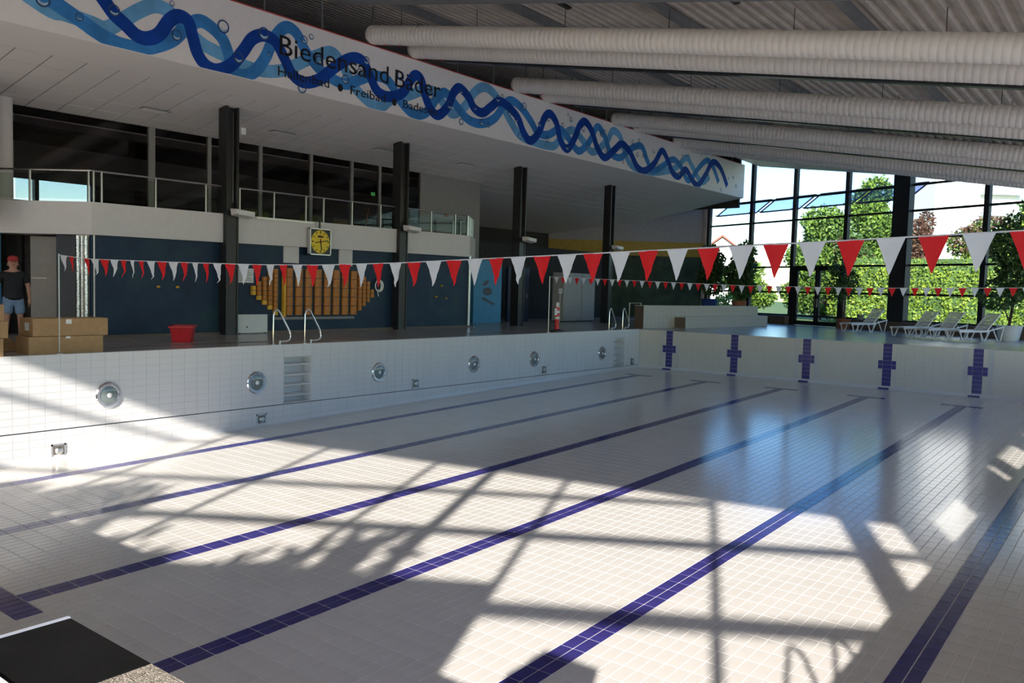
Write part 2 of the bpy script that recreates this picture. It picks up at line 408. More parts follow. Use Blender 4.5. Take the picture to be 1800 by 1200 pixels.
# deck slabs (top z = 0)
def deckslab(name, x0, x1, y0, y1, label, m=None):
    o = MB().box(x0, x1, y0, y1, -.25, 0).build(name, m or M_deck); return tag(o, label, 'floor', None, 'structure')
deckslab('floor_left', -12, -0.03, -24, 44, 'dark tiled pool deck along the blue wall')
deckslab('floor_far', -0.03, 19.3, PL + .03, 44, 'dark glossy pool deck in front of the glass wall')
deckslab('floor_right', PW + .03, 19.3, 0, PL, 'dark tiled pool deck on the right side')
deckslab('floor_near', -0.03, 19.3, -6.2, -.03, 'unseen pool deck at the starting end, paled for bounce light', M_bounce)
deckslab('floor_entrance', -0.03, 16, -24, -6.2, 'unseen terrace by the starting-end windows, paled for bounce light', M_bounce)
# edge tiles and drain channel
tr = structure('trim_1', 'pale pool edge tiles along the left deck', 'trim')
for k in range(100):
    y = (k + .5) * TY
    if k == 0: em = tile_mesh('edge_tile', .16, TY - .006, .02, M_tile2)
    o = new_obj('edge_tile', em, tr); o.location = (-.082, y, .006)
tag(MB().box(-1.10, -1.00, -5, 40, -.01, .004).build('trim_2', M_black), 'dark drain channel running along the left deck', 'trim', None, 'structure')

# ------------------------------------------------------------------ left side building
def dz(y): return .009 * (y - 15)
def soff(x, y): return 5.80 + .18 * (x + 3.9) + dz(y)
FX = -1.90
def fb(y): return soff(FX, y)
def ft(y): return 7.83 + dz(y)

# mural wall
wm = structure('wall_left', 'dark teal and blue painted mural wall behind the pool deck', 'wall')
MB().box(-4.25, -3.88, 7.95, 21.1, 0, 2.6).build('mural', M_mural, wm)
MB().box(-4.25, -3.80, 7.95, 21.1, 0, .06).build('plinth', M_brown, wm)
for (a, b) in ((13.20, 13.71), (15.17, 15.68)):
    MB().box(-3.90, -3.84, a, b, 1.93 , 2.41).build('white_panel', M_white, wm)
MB().box(-4.0, -3.82, 21.02, 21.12, 0, 2.5).build('corner_strip', M_steel, wm)

# gallery parapet: straight run, angled run on the left, chamfered end on the right
wg = structure('wall_gallery', 'cream parapet of the upper gallery', 'wall')
def zg0(y): return 2.40 + dz(y)
def zg1(y): return 3.13 + dz(y)
def wallrun(mb, a, b, z0, z1, t):     # a,b in plan; thickness t to the left side of a->b
    a = Vector((a[0], a[1], 0)); b = Vector((b[0], b[1], 0)); d = (b - a).normalized(); n = Vector((-d.y, d.x, 0)) * t
    P = [a, b, b + n, a + n]
    f0 = z0 if callable(z0) else (lambda y: z0); f1 = z1 if callable(z1) else (lambda y: z1)
    return mb.hexa([(p.x, p.y, f0(p.y)) for p in P] + [(p.x, p.y, f1(p.y)) for p in P])
GA, GB, GC, GD = (-6.30, 5.85), (-3.70, 7.88), (-3.70, 20.90), (-4.9, 22.6)
wallrun(MB(), GA, GB, zg0, zg1, .22).build('parapet', M_white, wg)
wallrun(MB(), GB, GC, zg0, zg1, .22).build('parapet', M_white, wg)
wallrun(MB(), GC, GD, zg0, zg1, .22).build('parapet', M_white, wg)
wallrun(MB(), GD, (-7.5, 22.6), zg0, zg1, .22).build('parapet', M_white, wg)
sl = MB(); poly = [(-6.36, 6.0), (-3.82, 7.98), (-3.82, 20.82), (-4.98, 22.48), (-12, 22.48), (-12, 6.0)]
sl.prism(poly, lambda a, b, d: (a, b, d + dz(b)), 2.41, 2.62); sl.build('gallery_slab', M_white, wg)
MB().box(-4.0, -3.60, 21.1, 21.14, 0, 0.02).build('threshold', M_steel, wg)

# soffit (sloping panelled ceiling)
sf = structure('ceiling', 'cream panelled sloping ceiling above the gallery', 'ceiling')
Y0, Y1 = -21.0, 40.4
def slab(mb, x0, x1, y0, y1, o0, o1):
    P = [(x0, y0), (x1, y0), (x1, y1), (x0, y1)]
    return mb.hexa([(a, b, soff(a, b) + o0) for a, b in P] + [(a, b, soff(a, b) + o1) for a, b in P])
slab(MB(), -12, FX - .05, Y0, Y1 - .05, .032, .25).build('backing', M_dark, sf)
slab(MB(), -2.95, FX - .01, Y0, Y1, -.002, .03).build('plain_border', M_panel, sf)
ex = Vector((1, 0, .18)).normalized(); ey = Vector((0, 1, .009)).normalized(); en = ex.cross(ey)
Rs = Matrix((ex, ey, en)).transposed()
pm = MB().box(-.302, .302, -.336, .336, 0, .02).mesh('ceiling_panel'); pm.materials.append(M_panel)
for i in range(6):
    for k in range(46):
        x = -2.96 - (i + .5) * .62; y = 5.0 + (k + .5) * .70 + .35
        if y > 40: continue
        if x < -6.3 and y < 23.5: continue
        o = new_obj('ceiling_panel', pm, sf); o.matrix_local = Matrix.Translation((x, y, soff(x, y))) @ Rs.to_4x4()
slab(MB(), -12, -6.70, Y0, Y1, 0, .03).build('rear_field', M_panel, sf)
slab(MB(), -6.70, -2.95, Y0, 5.3, 0, .03).build('near_field', M_panel, sf)
slab(MB(), -6.70, -2.95, 37.65, Y1, 0.005, .03).build('far_field', M_panel, sf)
for (x, y) in ((-4.85, 9.97), (-4.75, 13.72), (-4.62, 17.5), (-4.5, 21.4)):
    v = thing('ceiling_vent', 'grey air grille in the sloping ceiling, ' + {9.97: 'left of the first black column', 13.72: 'right of the first black column', 17.5: 'just left of the second black column', 21.4: 'right of the second black column'}[y], 'vent', (x, y, soff(x, y) - .004), 0, 'ceiling grilles')
    MB().box(-.22, .22, -.36, .36, -.012, .004).build('grille_plate', M_grey, v)
    for q in range(6): MB().box(-.19 + q * .07, -.165 + q * .07, -.33, .33, -.02, -.008).build('slat', M_panel, v)

# fascia with printed wave
fc = structure('wall_fascia', 'white fascia band printed with blue waves, bubbles and lettering', 'wall')
mb = MB(); P = [(FX - .25, Y0), (FX, Y0), (FX, Y1), (FX - .25, Y1)]
mb.hexa([(a, b, fb(b)) for a, b in P] + [(a, b, ft(b)) for a, b in P]); mb.build('band', M_fascia, fc)
mb = MB(); P = [(FX - .25, Y0), (FX + .01, Y0), (FX + .01, Y1), (FX - .25, Y1)]
mb.hexa([(a, b, ft(b)) for a, b in P] + [(a, b, ft(b) + .025) for a, b in P]); mb.build('red_top_edge', M_redline, fc)
DARKW=[(7.28,6.97),(7.49,6.74),(7.72,6.6),(7.97,6.44),(8.21,6.44),(8.47,6.6),(8.69,6.93),(8.9,7.09),(9.13,7.04),(9.24,6.75),(9.36,6.41),(9.57,6.19),(9.87,6.15),(10.23,6.36),(10.53,6.73),(10.77,7.07),(11.08,7.23),(11.41,7.17),(11.69,6.83),(11.92,6.51),(12.27,6.38),(12.75,6.55),(13.3,7.0),(13.81,7.33),(14.21,7.35),(14.48,7.02),(14.76,6.67),(15.19,6.6),(15.71,6.81),(16.0,7.19),(16.22,7.41),(16.46,7.33),(16.63,6.93),(16.88,6.57),(17.21,6.46),(17.62,6.79),(17.86,7.24),(18.14,7.44),(18.55,7.26),(18.83,6.97),(19.25,6.9),(19.67,7.17),(20.06,7.41),(20.54,7.34),(21.08,7.07),(21.42,6.64),(21.81,6.43),(22.29,6.78),(22.6,7.34),(22.94,7.53),(23.34,7.27),(23.62,6.71),(24.07,6.48),(24.52,6.94),(24.8,7.42),(25.17,7.65),(25.66,7.39),(26.1,6.82),(26.66,6.54),(27.36,6.94),(27.91,7.25),(28.57,7.03),(29.21,6.52),(29.84,6.44),(30.66,6.86),(31.28,7.47),(31.83,7.19),(32.36,6.69),(32.98,6.59),(33.62,6.98),(34.36,6.58),(34.98,6.44),(35.73,7.01),(36.49,7.7),(37.44,7.5),(38.27,6.77)]
MIDW=[(6.45,6.73),(6.73,6.48),(7.03,6.34),(7.33,6.23),(7.69,6.17),(8.09,6.21),(8.51,6.39),(8.82,6.6),(9.09,6.91),(9.4,7.12),(9.68,7.07),(9.97,6.89),(10.12,6.63),(10.27,6.24),(10.58,6.18),(10.89,6.38),(11.15,6.74),(11.36,7.19),(11.69,7.57),(12.02,7.54),(12.33,7.16),(12.74,6.83),(13.24,6.65),(13.69,6.63),(14.12,6.84),(14.62,7.05),(15.18,7.02),(15.63,6.58),(16.18,6.31),(16.72,6.46),(17.12,6.93),(17.51,7.17),(18.03,6.87),(18.57,6.57),(19.23,6.56),(19.88,6.85),(20.36,7.38),(20.75,7.56),(21.28,7.42),(21.82,7.08),(22.23,6.77),(22.84,6.79),(23.52,7.1),(24.04,6.92),(24.66,6.55),(25.04,6.6),(25.57,7.02),(26.05,7.61),(26.61,7.33),(27.07,6.79),(27.82,6.7),(28.56,7.14),(29.48,7.4),(30.0,6.93),(30.53,6.53),(31.53,6.9),(32.36,7.26),(33.16,7.04),(33.96,6.53),(35.08,7.3),(35.85,7.69),(36.52,7.49),(37.24,6.84)]
LIGHTW=[(5.86,6.56),(6.11,6.53),(6.48,6.49),(7.03,6.45),(7.33,6.42),(7.64,6.65),(8.05,6.98),(8.38,7.16),(8.73,7.11),(9.17,6.81),(9.54,6.62),(10.02,6.52),(10.62,6.4),(11.16,6.41),(11.7,6.56),(12.26,6.89),(12.74,7.16),(13.16,7.33),(13.48,7.14),(13.94,6.61),(14.5,6.31),(14.92,6.28),(15.34,6.58),(15.94,6.78),(16.46,7.01),(17.06,7.1),(17.52,6.77),(17.88,6.62),(18.4,6.94),(18.81,7.43),(19.27,7.7),(19.76,7.62),(20.25,7.28),(20.69,6.89),(21.2,6.53),(21.91,6.43),(23.1,6.44),(23.54,6.7),(24.14,7.14),(24.63,7.16),(25.18,6.89),(25.83,6.63),(26.79,7.21),(27.18,7.64),(27.76,7.52),(28.26,6.85),(28.88,6.48),(30.19,6.42),(31.87,6.7),(32.77,6.99),(33.69,7.52),(34.31,7.19),(35.33,6.62),(36.18,6.98)]
BUB=[(6.11,6.64,0.14),(6.79,6.5,0.08),(7.49,6.82,0.12),(8.75,7.31,0.06),(8.86,6.67,0.12),(10.0,7.15,0.15),(10.4,6.55,0.13),(11.09,7.27,0.15),(11.23,6.83,0.05),(12.27,7.42,0.1),(12.49,7.55,0.07),(12.74,7.02,0.12),(12.22,6.23,0.13),(13.62,6.74,0.12),(14.34,7.39,0.11),(14.11,7.03,0.1),(15.62,7.26,0.13),(16.86,6.96,0.12),(17.7,6.84,0.12),(18.2,7.36,0.08),(18.23,6.44,0.1),(18.88,6.98,0.07),(20.0,7.48,0.11),(20.22,7.6,0.07),(19.22,6.6,0.11),(19.54,6.56,0.08),(20.61,7.14,0.1),(20.98,6.99,0.09),(21.41,7.51,0.12),(21.21,6.5,0.11),(22.32,7.07,0.09),(22.82,7.32,0.08),(23.71,7.27,0.09),(22.8,6.63,0.1),(24.24,7.56,0.09),(24.05,7.7,0.05),(24.05,6.55,0.11),(25.41,6.79,0.1),(25.07,7.36,0.1),(26.34,7.4,0.11),(26.61,7.51,0.09),(26.73,6.84,0.1),(28.05,6.57,0.07),(28.75,7.45,0.09),(29.26,7.59,0.08),(29.17,7.01,0.09),(29.65,7.04,0.08),(30.54,7.33,0.08),(33.29,7.52,0.07),(33.89,7.64,0.08),(32.98,6.72,0.08),(31.0,6.83,0.07),(27.87,7.09,0.09),(38.37,7.16,0.07),(38.94,7.28,0.07),(39.35,6.9,0.09),(37.52,6.51,0.08)]
def smooth_poly(pts, n=5):
    P = np.array(pts, float); out = []
    for i in range(len(P) - 1):
        p0 = P[max(i - 1, 0)]; p1 = P[i]; p2 = P[i + 1]; p3 = P[min(i + 2, len(P) - 1)]
        for k in range(n):
            t = k / n
            out.append(.5 * (2 * p1 + (p2 - p0) * t + (2 * p0 - 5 * p1 + 4 * p2 - p3) * t * t + (3 * p1 - p0 - 3 * p2 + p3) * t ** 3))
    out.append(P[-1]); return out
def ribbon(name, pts, w0, w1, off, m):
    S = smooth_poly(pts); V = []; F = []; n = len(S)
    for i, p in enumerate(S):
        t = S[min(i + 1, n - 1)] - S[max(i - 1, 0)]; t = t / (np.linalg.norm(t) + 1e-9); nn = np.array([-t[1], t[0]])
        f_ = i / (n - 1); w = (w0 + (w1 - w0) * f_) / 2
        for s in (1, -1):
            q = p + nn * w * s; z = min(max(q[1], fb(q[0]) + .01), ft(q[0]) - .005)
            V.append((FX + off, q[0], z)); V.append((FX + .001, q[0], z))
    for i in range(n - 1):
        a = 4 * i; b = a + 4
        F += [(a, b, b + 2, a + 2), (a, a + 1, b + 1, b), (a + 2, b + 2, b + 3, a + 3)]
    me = bpy.data.meshes.new(name); me.from_pydata(V, [], F); me.materials.append(m); me.update()
    return new_obj(name, me, fc)
ribbon('light_blue_wave', [(3.0, 7.5), (4.6, 7.2)] + LIGHTW[1:], .30, .30, .004, M_lblue)
ribbon('mid_blue_wave', [(3.6, 7.6), (5.2, 7.1)] + MIDW[1:], .30, .28, .008, M_mblue)
ribbon('dark_blue_wave', [(5.4, 7.2), (6.3, 7.55), (6.9, 7.35)] + DARKW, .29, .30, .012, M_dblue)
for (y, z, r) in BUB:
    b = MB(); n = 20
    ring = [(FX + .020, y + r * math.cos(2 * math.pi * k / n), z + r * math.sin(2 * math.pi * k / n)) for k in range(n)]
    ri = [(FX + .020, y + r * .78 * math.cos(2 * math.pi * k / n), z + r * .78 * math.sin(2 * math.pi * k / n)) for k in range(n)]
    back = [(FX + .013, p[1], p[2]) for p in ring]
    b.add(ring + ri + back, [(k, (k + 1) % n, n + (k + 1) % n, n + k) for k in range(n)] + [(k, 2 * n + k, 2 * n + (k + 1) % n, (k + 1) % n) for k in range(n)])
    bo = b.build('bubble', M_bubring, fc)
    cr = []   # pale crescent at the lower side of the bubble
    for k in range(11):
        a = math.radians(200 + 14 * k); cr.append((y + r * .76 * math.cos(a), z + r * .76 * math.sin(a)))
    for k in range(10, -1, -1):
        a = math.radians(200 + 14 * k); cr.append((y + r * .55 * math.cos(a) + r * .04, z + r * .30 * math.sin(a) - r * .1))
    MB().prism(cr, lambda a_, b_, d: (FX + d, a_, b_), .014, .018).build('glint', M_bub, bo)

def text_obj(name, body, size, y, z, m, parent, x=FX + .016, face='+X', thick=.002, shear=0.0, width=None, rotx=None):
    cu = bpy.data.curves.new(name, 'FONT'); cu.body = body; cu.size = size; cu.extrude = thick; cu.fill_mode = 'BOTH'; cu.resolution_u = 3
    t = bpy.data.objects.new(name + '_curve', cu); COL.objects.link(t)
    bpy.context.view_layer.update()
    me = bpy.data.meshes.new_from_object(t.evaluated_get(bpy.context.evaluated_depsgraph_get()))
    bpy.data.objects.remove(t); me.name = name; me.materials.clear(); me.materials.append(m)
    xs = [v.co.x for v in me.vertices]; x0, x1 = min(xs), max(xs)
    k = (width / (x1 - x0)) if width else 1.0
    for v in me.vertices:
        a, b, c = (v.co.x - x0) * k, v.co.y, v.co.z
        if face == '+X': v.co = (x + c, y + a, z + b + a * shear)
        else: v.co = (a, b, c)
    me.update()
    return new_obj(name, me, parent)
lt = dict(y=11.54, z=6.90)
word = [('Biedensand', 11.54, 15.16), ('Bäder', 15.42, 17.27)]
for w, a, b in word:
    text_obj('lettering', w, .68, a, 6.90 + dz(a) * 1 + .03, M_print, fc, width=b - a, shear=.012)
for w, a, b in (('Hallenbad', 11.50, 13.08), ('Freibad', 13.80, 15.06), ('Badesee', 15.74, 17.16)):
    text_obj('small_lettering', w, .33, a, 6.40 + dz(a) * .5, M_print, fc, width=b - a, shear=.012)
for a in (13.45, 15.40):
    MB().prism([(a + .085 * math.cos(q * math.pi / 8), 6.49 + .10 * math.sin(q * math.pi / 8)) for q in range(16)], lambda u_, v_, d: (FX + d, u_, v_), .01, .017).build('dot', M_print, fc)

# black columns with a bright conduit line and a floodlight each
ORD = ['first', 'second', 'third', 'fourth']
CY = [11.40, 17.55, 23.75, 30.20]
for i, y in enumerate(CY):
    x = -3.72
    c = thing('column', ORD[i] + ' black steel column from the left along the gallery', 'column', (x, y, 0), 0, 'black gallery columns')
    h = soff(x, y)
    mb = MB(); mb.box(-.20, .16, -.19, -.15, 0, h); mb.box(-.20, .16, .13, .17, 0, h); mb.box(-.03, .01, -.17, .15, 0, h); mb.build('shaft', M_black, c)
    MB().box(-.16, .14, -.15, .13, 0, 3.25 + dz(y)).build('casing', M_black, c)
    MB().box(.015, .05, .06, .085, 3.4, h - .1).build('conduit', M_chrome, c)
    fl = thing('floodlight', 'white floodlight hung on the ' + ORD[i] + ' black column', 'floodlight', (x + .34, y + .12, 3.17 + dz(y)), 0, 'white floodlights')
    MB().hexa([(-.12, -.22, -.09), (.16, -.22, -.05), (.16, .30, -.11), (-.12, .30, -.15), (-.14, -.24, .09), (.16, -.24, .07), (.16, .32, .03), (-.14, .32, .05)]).build('housing', M_white, fl, bevel=.02)
    MB().box(-.24, -.12, -.04, .04, -.04, .04).build('bracket', M_steel, fl)
    MB().box(.155, .175, -.18, .26, -.07, .03).build('front_glass', M_whitep, fl)

# gallery railing
rl = thing('gallery_railing', 'steel and glass railing along the upper gallery', 'railing', (-3.80, 15, 3.13))
def rz_(y): return zg1(y)
def rail_run(a, b, posts, glass=True):
    a = Vector((a[0], a[1], 0)); b = Vector((b[0], b[1], 0))
    f_ = lambda t, h: (lambda p: (p.x + 3.80, p.y - 15, rz_(p.y) - 3.13 + h))(a.lerp(b, t))
    MB().tube([f_(0, .70), f_(1, .70)], .022, 8).build('handrail', M_steel, rl, True)
    ts = posts
    for t in ts: MB().bar(f_(t, -.03), f_(t, .69), .05, .035, (0, 1, 0)).build('post', M_steel, rl)
    if glass:
        for i in range(len(ts) - 1):
            p, q = f_(ts[i] + .004, .06), f_(ts[i + 1] - .004, .06); p2, q2 = f_(ts[i] + .004, .62), f_(ts[i + 1] - .004, .62)
            d = (Vector(q) - Vector(p)).normalized(); n = Vector((-d.y, d.x, 0)) * .004
            MB().hexa([Vector(p) - n, Vector(q) - n, Vector(q) + n, Vector(p) + n, Vector(p2) - n, Vector(q2) - n, Vector(q2) + n, Vector(p2) + n]).build('glass_panel', M_railglass, rl)
ra, rb = (-3.80, 7.92), (-3.80, 20.88)
rail_run((-6.2, 6.05), ra, [.0, .16, .55, .98])
pl = [7.97, 8.15, 9.44, 10.77, 11.75, 12.82, 13.89, 14.52, 15.59, 16.74, 17.72, 19.01, 20.2, 20.85]
rail_run(ra, rb, [(y - ra[1]) / (rb[1] - ra[1]) for y in pl])
rail_run(rb, (-4.95, 22.5), [0.05, .3, .55, .8, .98])
rail_run((-4.95, 22.5), (-6.0, 22.5), [.3, .6, .95])

# cafe glazing behind the gallery (x = -6)
def cafe_z(y): return soff(-6.0, y) - .01
cw = [7.17, 10.59, 12.25, 13.94, 15.81, 17.49, 18.74, 20.77]
for i in range(len(cw) - 1):
    w = structure('window_%d' % (i + 1), ['first','second','third','fourth','fifth','sixth','seventh'][i] + ' dark cafe window from the left behind the gallery railing', 'window')
    a, b = cw[i], cw[i + 1]
    wallrun(MB(), (-5.995, a + .05), (-5.995, b - .05), 2.62 + dz(a), cafe_z, .012).build('pane', M_cafe, w)
    tw = .12 if i == 0 else .05
    MB().box(-6.06, -5.95, b - tw, b + .05, 2.6, cafe_z(b)).build('mullion', M_grey, w)
    MB().box(-6.05, -5.96, a, b, 2.6 + dz(a), 2.68 + dz(a)).build('bottom_rail', M_grey, w)
tag(MB().lathe([(.22, 2.55), (.22, 5.4)], 20, (-5.75, 6.85, 0)).build('trim_3', M_white, smooth=True), 'round white column at the far left of the gallery', 'column', None, 'structure')
wc_ = structure('wall_cafe', 'dim walls of the cafe behind the gallery', 'wall')
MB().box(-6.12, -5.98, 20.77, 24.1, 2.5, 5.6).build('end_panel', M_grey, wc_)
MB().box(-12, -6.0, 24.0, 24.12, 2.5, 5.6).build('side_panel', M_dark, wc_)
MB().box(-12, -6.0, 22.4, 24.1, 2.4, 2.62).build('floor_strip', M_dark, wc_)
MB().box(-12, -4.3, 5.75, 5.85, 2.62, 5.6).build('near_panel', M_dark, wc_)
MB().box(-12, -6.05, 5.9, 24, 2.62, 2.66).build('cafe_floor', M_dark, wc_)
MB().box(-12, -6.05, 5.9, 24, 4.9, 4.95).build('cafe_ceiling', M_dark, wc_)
# back wall with one window open to the daylight
wbk = structure('wall_back', 'outer back wall of the building behind the cafe', 'wall')
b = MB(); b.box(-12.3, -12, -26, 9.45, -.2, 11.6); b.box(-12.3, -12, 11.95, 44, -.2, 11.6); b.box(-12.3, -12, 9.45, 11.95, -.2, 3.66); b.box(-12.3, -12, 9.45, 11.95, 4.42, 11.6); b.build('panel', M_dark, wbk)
bw = structure('window_8', 'small bright daylight window at the back of the cafe', 'window')
MB().box(-12.16, -12.14, 9.45, 11.95, 3.66, 4.42).build('pane', M_pane, bw)
MB().box(-12.2, -12.0, 10.15, 10.27, 3.66, 4.42).build('mullion', M_frame, bw)

# things in and by the cafe
ex_ = thing('exit_sign', 'small green glowing exit sign beside the second black column', 'sign', (-6.6, 19.0, 4.55))
MB().box(-.02, .02, -.10, .10, -.06, .06).build('housing', M_whitep, ex_); MB().box(.02, .024, -.085, .085, -.05, .05).build('face', emit_mat('exit_green', (.10, .55, .12), .5), ex_)
MB().prism([(-.05, -.012), (.0, -.012), (.0, -.03), (.04, 0), (.0, .03), (.0, .012), (-.05, .012)], lambda a_, b_, d: (d, a_, b_), .024, .026).build('arrow', M_whitep, ex_)
for i, (y, x, cushion) in enumerate(((14.4, -7.2, M_hedge), (16.4, -7.0, M_hedge), (18.0, -7.3, M_mustard))):
    so = thing('armchair', ['leftmost of the green cafe armchairs behind the glass', 'middle green cafe armchair behind the glass', 'mustard cafe armchair nearest the second column'][i], 'armchair', (x, y, 2.66), 0, 'cafe armchairs')
    MB().box(-.4, .4, -.45, .45, 0, .45).build('seat', cushion, so, bevel=.05); MB().box(.28, .45, -.45, .45, .3, .95).build('backrest', cushion, so, bevel=.05)
    for s in (-1, 1): MB().box(-.4, .4, s * .45 - .08, s * .45 + .08, 0, .62).build('armrest', cushion, so, bevel=.04)
br = thing('broom', 'broom with orange handle leaning inside the cafe glass', 'broom', (-5.85, 17.9, 2.64))
MB().cyl((0, 0, .05), (-.05, .28, 1.35), .012).build('handle', mat('orange_handle', (.6, .2, .08), .5), br, True); MB().box(-.04, .04, -.15, .15, 0, .08).build('brush_head', M_terra, br)
mp = thing('mop', 'dark mop leaning against the grey wall right of the second column', 'mop', (-5.9, 21.6, 2.64))
MB().cyl((0, 0, .05), (-.04, -.10, 1.2), .025).build('handle', M_dark, mp, True); MB().box(-.04, .04, -.12, .12, 0, .08).build('mop_head', M_dark, mp)
tag(MB().box(-5.98, -5.95, 22.1, 22.25, 4.0, 4.18).build('wall_notice', M_terra), 'small dark notice on the grey wall above the railing', 'notice')
tag(MB().box(-3.58, -3.55, 11.62, 11.76, 5.15, 5.32).build('paper_note', M_whitep), 'white paper note stuck high beside the first black column', 'note')
# ------------------------------------------------------------------ roof
def roofz(x): return 8.95 - .175 * (x + 1.9)
ro = structure('ceiling_roof', 'corrugated sheet roof sloping down to the right', 'ceiling')
RX0, RX1 = -12.4, 19.5
def roof_y0(x): return -4.16 + .601 * (x - 16.19) - .8
def roof_y1(x): return 39.2 - .456 * (x - 3.0) + .5
RY0 = roof_y0(RX0)
def roof_slab(mb, x0, x1, o0, o1):
    P = [(x0, roof_y0(x0)), (x1, roof_y0(x1)), (x1, roof_y1(x1)), (x0, roof_y1(x0))]
    return mb.hexa([(a, b, roofz(a) + o0) for a, b in P] + [(a, b, roofz(a) + o1) for a, b in P])
roof_slab(MB(), RX0, RX1, .12, .4).build('roof_slab', M_dark, ro)
V = []; F = []; per = .30; n = int((RX1 - RX0) / per)
prof = [(0, 0), (.10, 0), (.15, .09), (.25, .09)]
for i in range(n):
    for (a, b) in prof:
        x = RX0 + i * per + a; V += [(x, roof_y0(x), roofz(x) + b), (x, roof_y1(x), roofz(x) + b)]
for i in range(len(V) // 2 - 1): F.append((2 * i, 2 * i + 2, 2 * i + 3, 2 * i + 1))
raw_mesh('corrugated_sheet', V, F, M_roof, ro)
# main beams (along x, following the slope) and purlins (along y)
BEAMS = [('first', 6.4), ('second', 12.9), ('third', 19.2), ('fourth', 25.5), ('fifth', 31.6)]
for i, (nm, y) in enumerate(BEAMS):
    x0, x1 = -1.6, 18.9
    bm_ = thing('roof_beam', nm + ' grey steel roof beam, counted from the starting end', 'beam', (0, y, 0), 0, 'grey roof beams')
    mb = MB()
    for (w, a, b) in ((.30, -.10, -.06), (.05, -.44, -.08), (.30, -.48, -.44)):
        mb.hexa([(x0, -w / 2, roofz(x0) + a), (x1, -w / 2, roofz(x1) + a), (x1, w / 2, roofz(x1) + a), (x0, w / 2, roofz(x0) + a),
                 (x0, -w / 2, roofz(x0) + b), (x1, -w / 2, roofz(x1) + b), (x1, w / 2, roofz(x1) + b), (x0, w / 2, roofz(x0) + b)])
    mb.build('i_section', M_beam, bm_)
for i, x in enumerate((-0.6, 2.9, 6.7, 10.5, 14.3, 17.8)):
    o = MB().box(x - .07, x + .07, roof_y0(x) + 1.2, roof_y1(x) - 1.5, roofz(x) - .20, roofz(x) - .03).build('purlin', M_beam)
    tag(o, ['first', 'second', 'third', 'fourth', 'fifth', 'sixth'][i] + ' long grey purlin under the roof sheet, counted from the printed fascia', 'purlin', 'roof purlins')
for i, (x, y) in enumerate(((4.2, 14.2), (8.4, 13.9), (8.6, 20.4), (4.9, 20.8))):
    o = MB().hexa([(x - .06, y - .8, roofz(x) - .06), (x + .06, y - .8, roofz(x) - .06), (x + .06, y + .8, roofz(x) - .06), (x - .06, y + .8, roofz(x) - .06),
                   (x - .06, y - .8, roofz(x) - .01), (x + .06, y - .8, roofz(x) - .01), (x + .06, y + .8, roofz(x) - .01), (x - .06, y + .8, roofz(x) - .01)]).build('roof_bracket', M_black)
    tag(o, ['short dark brace above the nearest duct, nearer the fascia', 'short dark brace above the nearest duct, farther from the fascia', 'short dark brace above the second duct pair, farther from the fascia', 'short dark brace above the second duct pair, nearer the fascia'][i], 'brace', 'short roof braces')
# ducts
def duct_z(x): return 8.17 - .175 * (x + 2.2)
DY = [14.55, 16.15, 20.95, 22.6, 27.3, 29.0, 32.6, 34.2]
NM = ['nearest', 'second nearest', 'third nearest', 'fourth nearest', 'fifth nearest', 'sixth nearest', 'seventh nearest', 'farthest']
for i, y in enumerate(DY):
    x0, x1 = -2.0, (18.6 if i < 6 else 15.5)
    R = .25 if i < 6 else .30
    d = thing('air_duct', NM[i] + ' cream ribbed air duct under the roof', 'duct', (x0, y, duct_z(x0)), 0, 'cream air ducts')
    pts = []; rad = []; x = x0; k = 0
    L_ = x1 - x0
    prof = [(0, .01), (0, R * .55), (.03, R * .82), (.09, R * .97)]
    s = .14
    while s < L_:
        prof += [(s, R), (s + .10, R), (s + .112, R - .006), (s + .124, R - .006)]; s += .136
    pts = [(a, 0, -.175 * a) for a, r in prof]; rad = [r for a, r in prof]
    # straight lathe along the duct axis
    mb = MB(); mb.lathe([(r, a * 1.0152) for a, r in prof], 22, (0, 0, 0), (1, 0, -.175)); mb.build('tube', M_duct, d, True)
    for q in range(0, int(L_ / 2.6)):
        a = 1.2 + q * 2.6; zz = -.175 * a
        MB().cyl((a, 0, zz + R - .01), (a, 0, zz + .66), .008, n=6).build('hanger', M_black, d)
    if i % 2 == 1 and i < 7:
        MB().bar((1.0, .33, -.175 * 1.0 - R + .02), (L_ - .5, .33, -.175 * (L_ - .5) - R + .02), .16, .06).build('cable_tray', M_black, d)
    for q in range(2):
        for e_ in range(2):
            MB().box(.55 + q * .55 + e_ * .09, .61 + q * .55 + e_ * .09, -.02, .03, -.175 * (.6 + q * .55) - R - .012, -.175 * (.6 + q * .55) - R + .02).build('red_tag', M_red, d)
# hanger rods between fascia and roof
rods = thing('hanger_rods', 'thin grey rods holding the fascia up to the roof', 'rods', (FX - .20, 15, 8.0))
for k in range(20):
    y = 6 + k * 1.75; MB().cyl((0, y - 15, ft(y) - 8.0), (0, y - 15, roofz(FX) - 8.0), .025, n=8).build('rod', M_beam, rods, True)

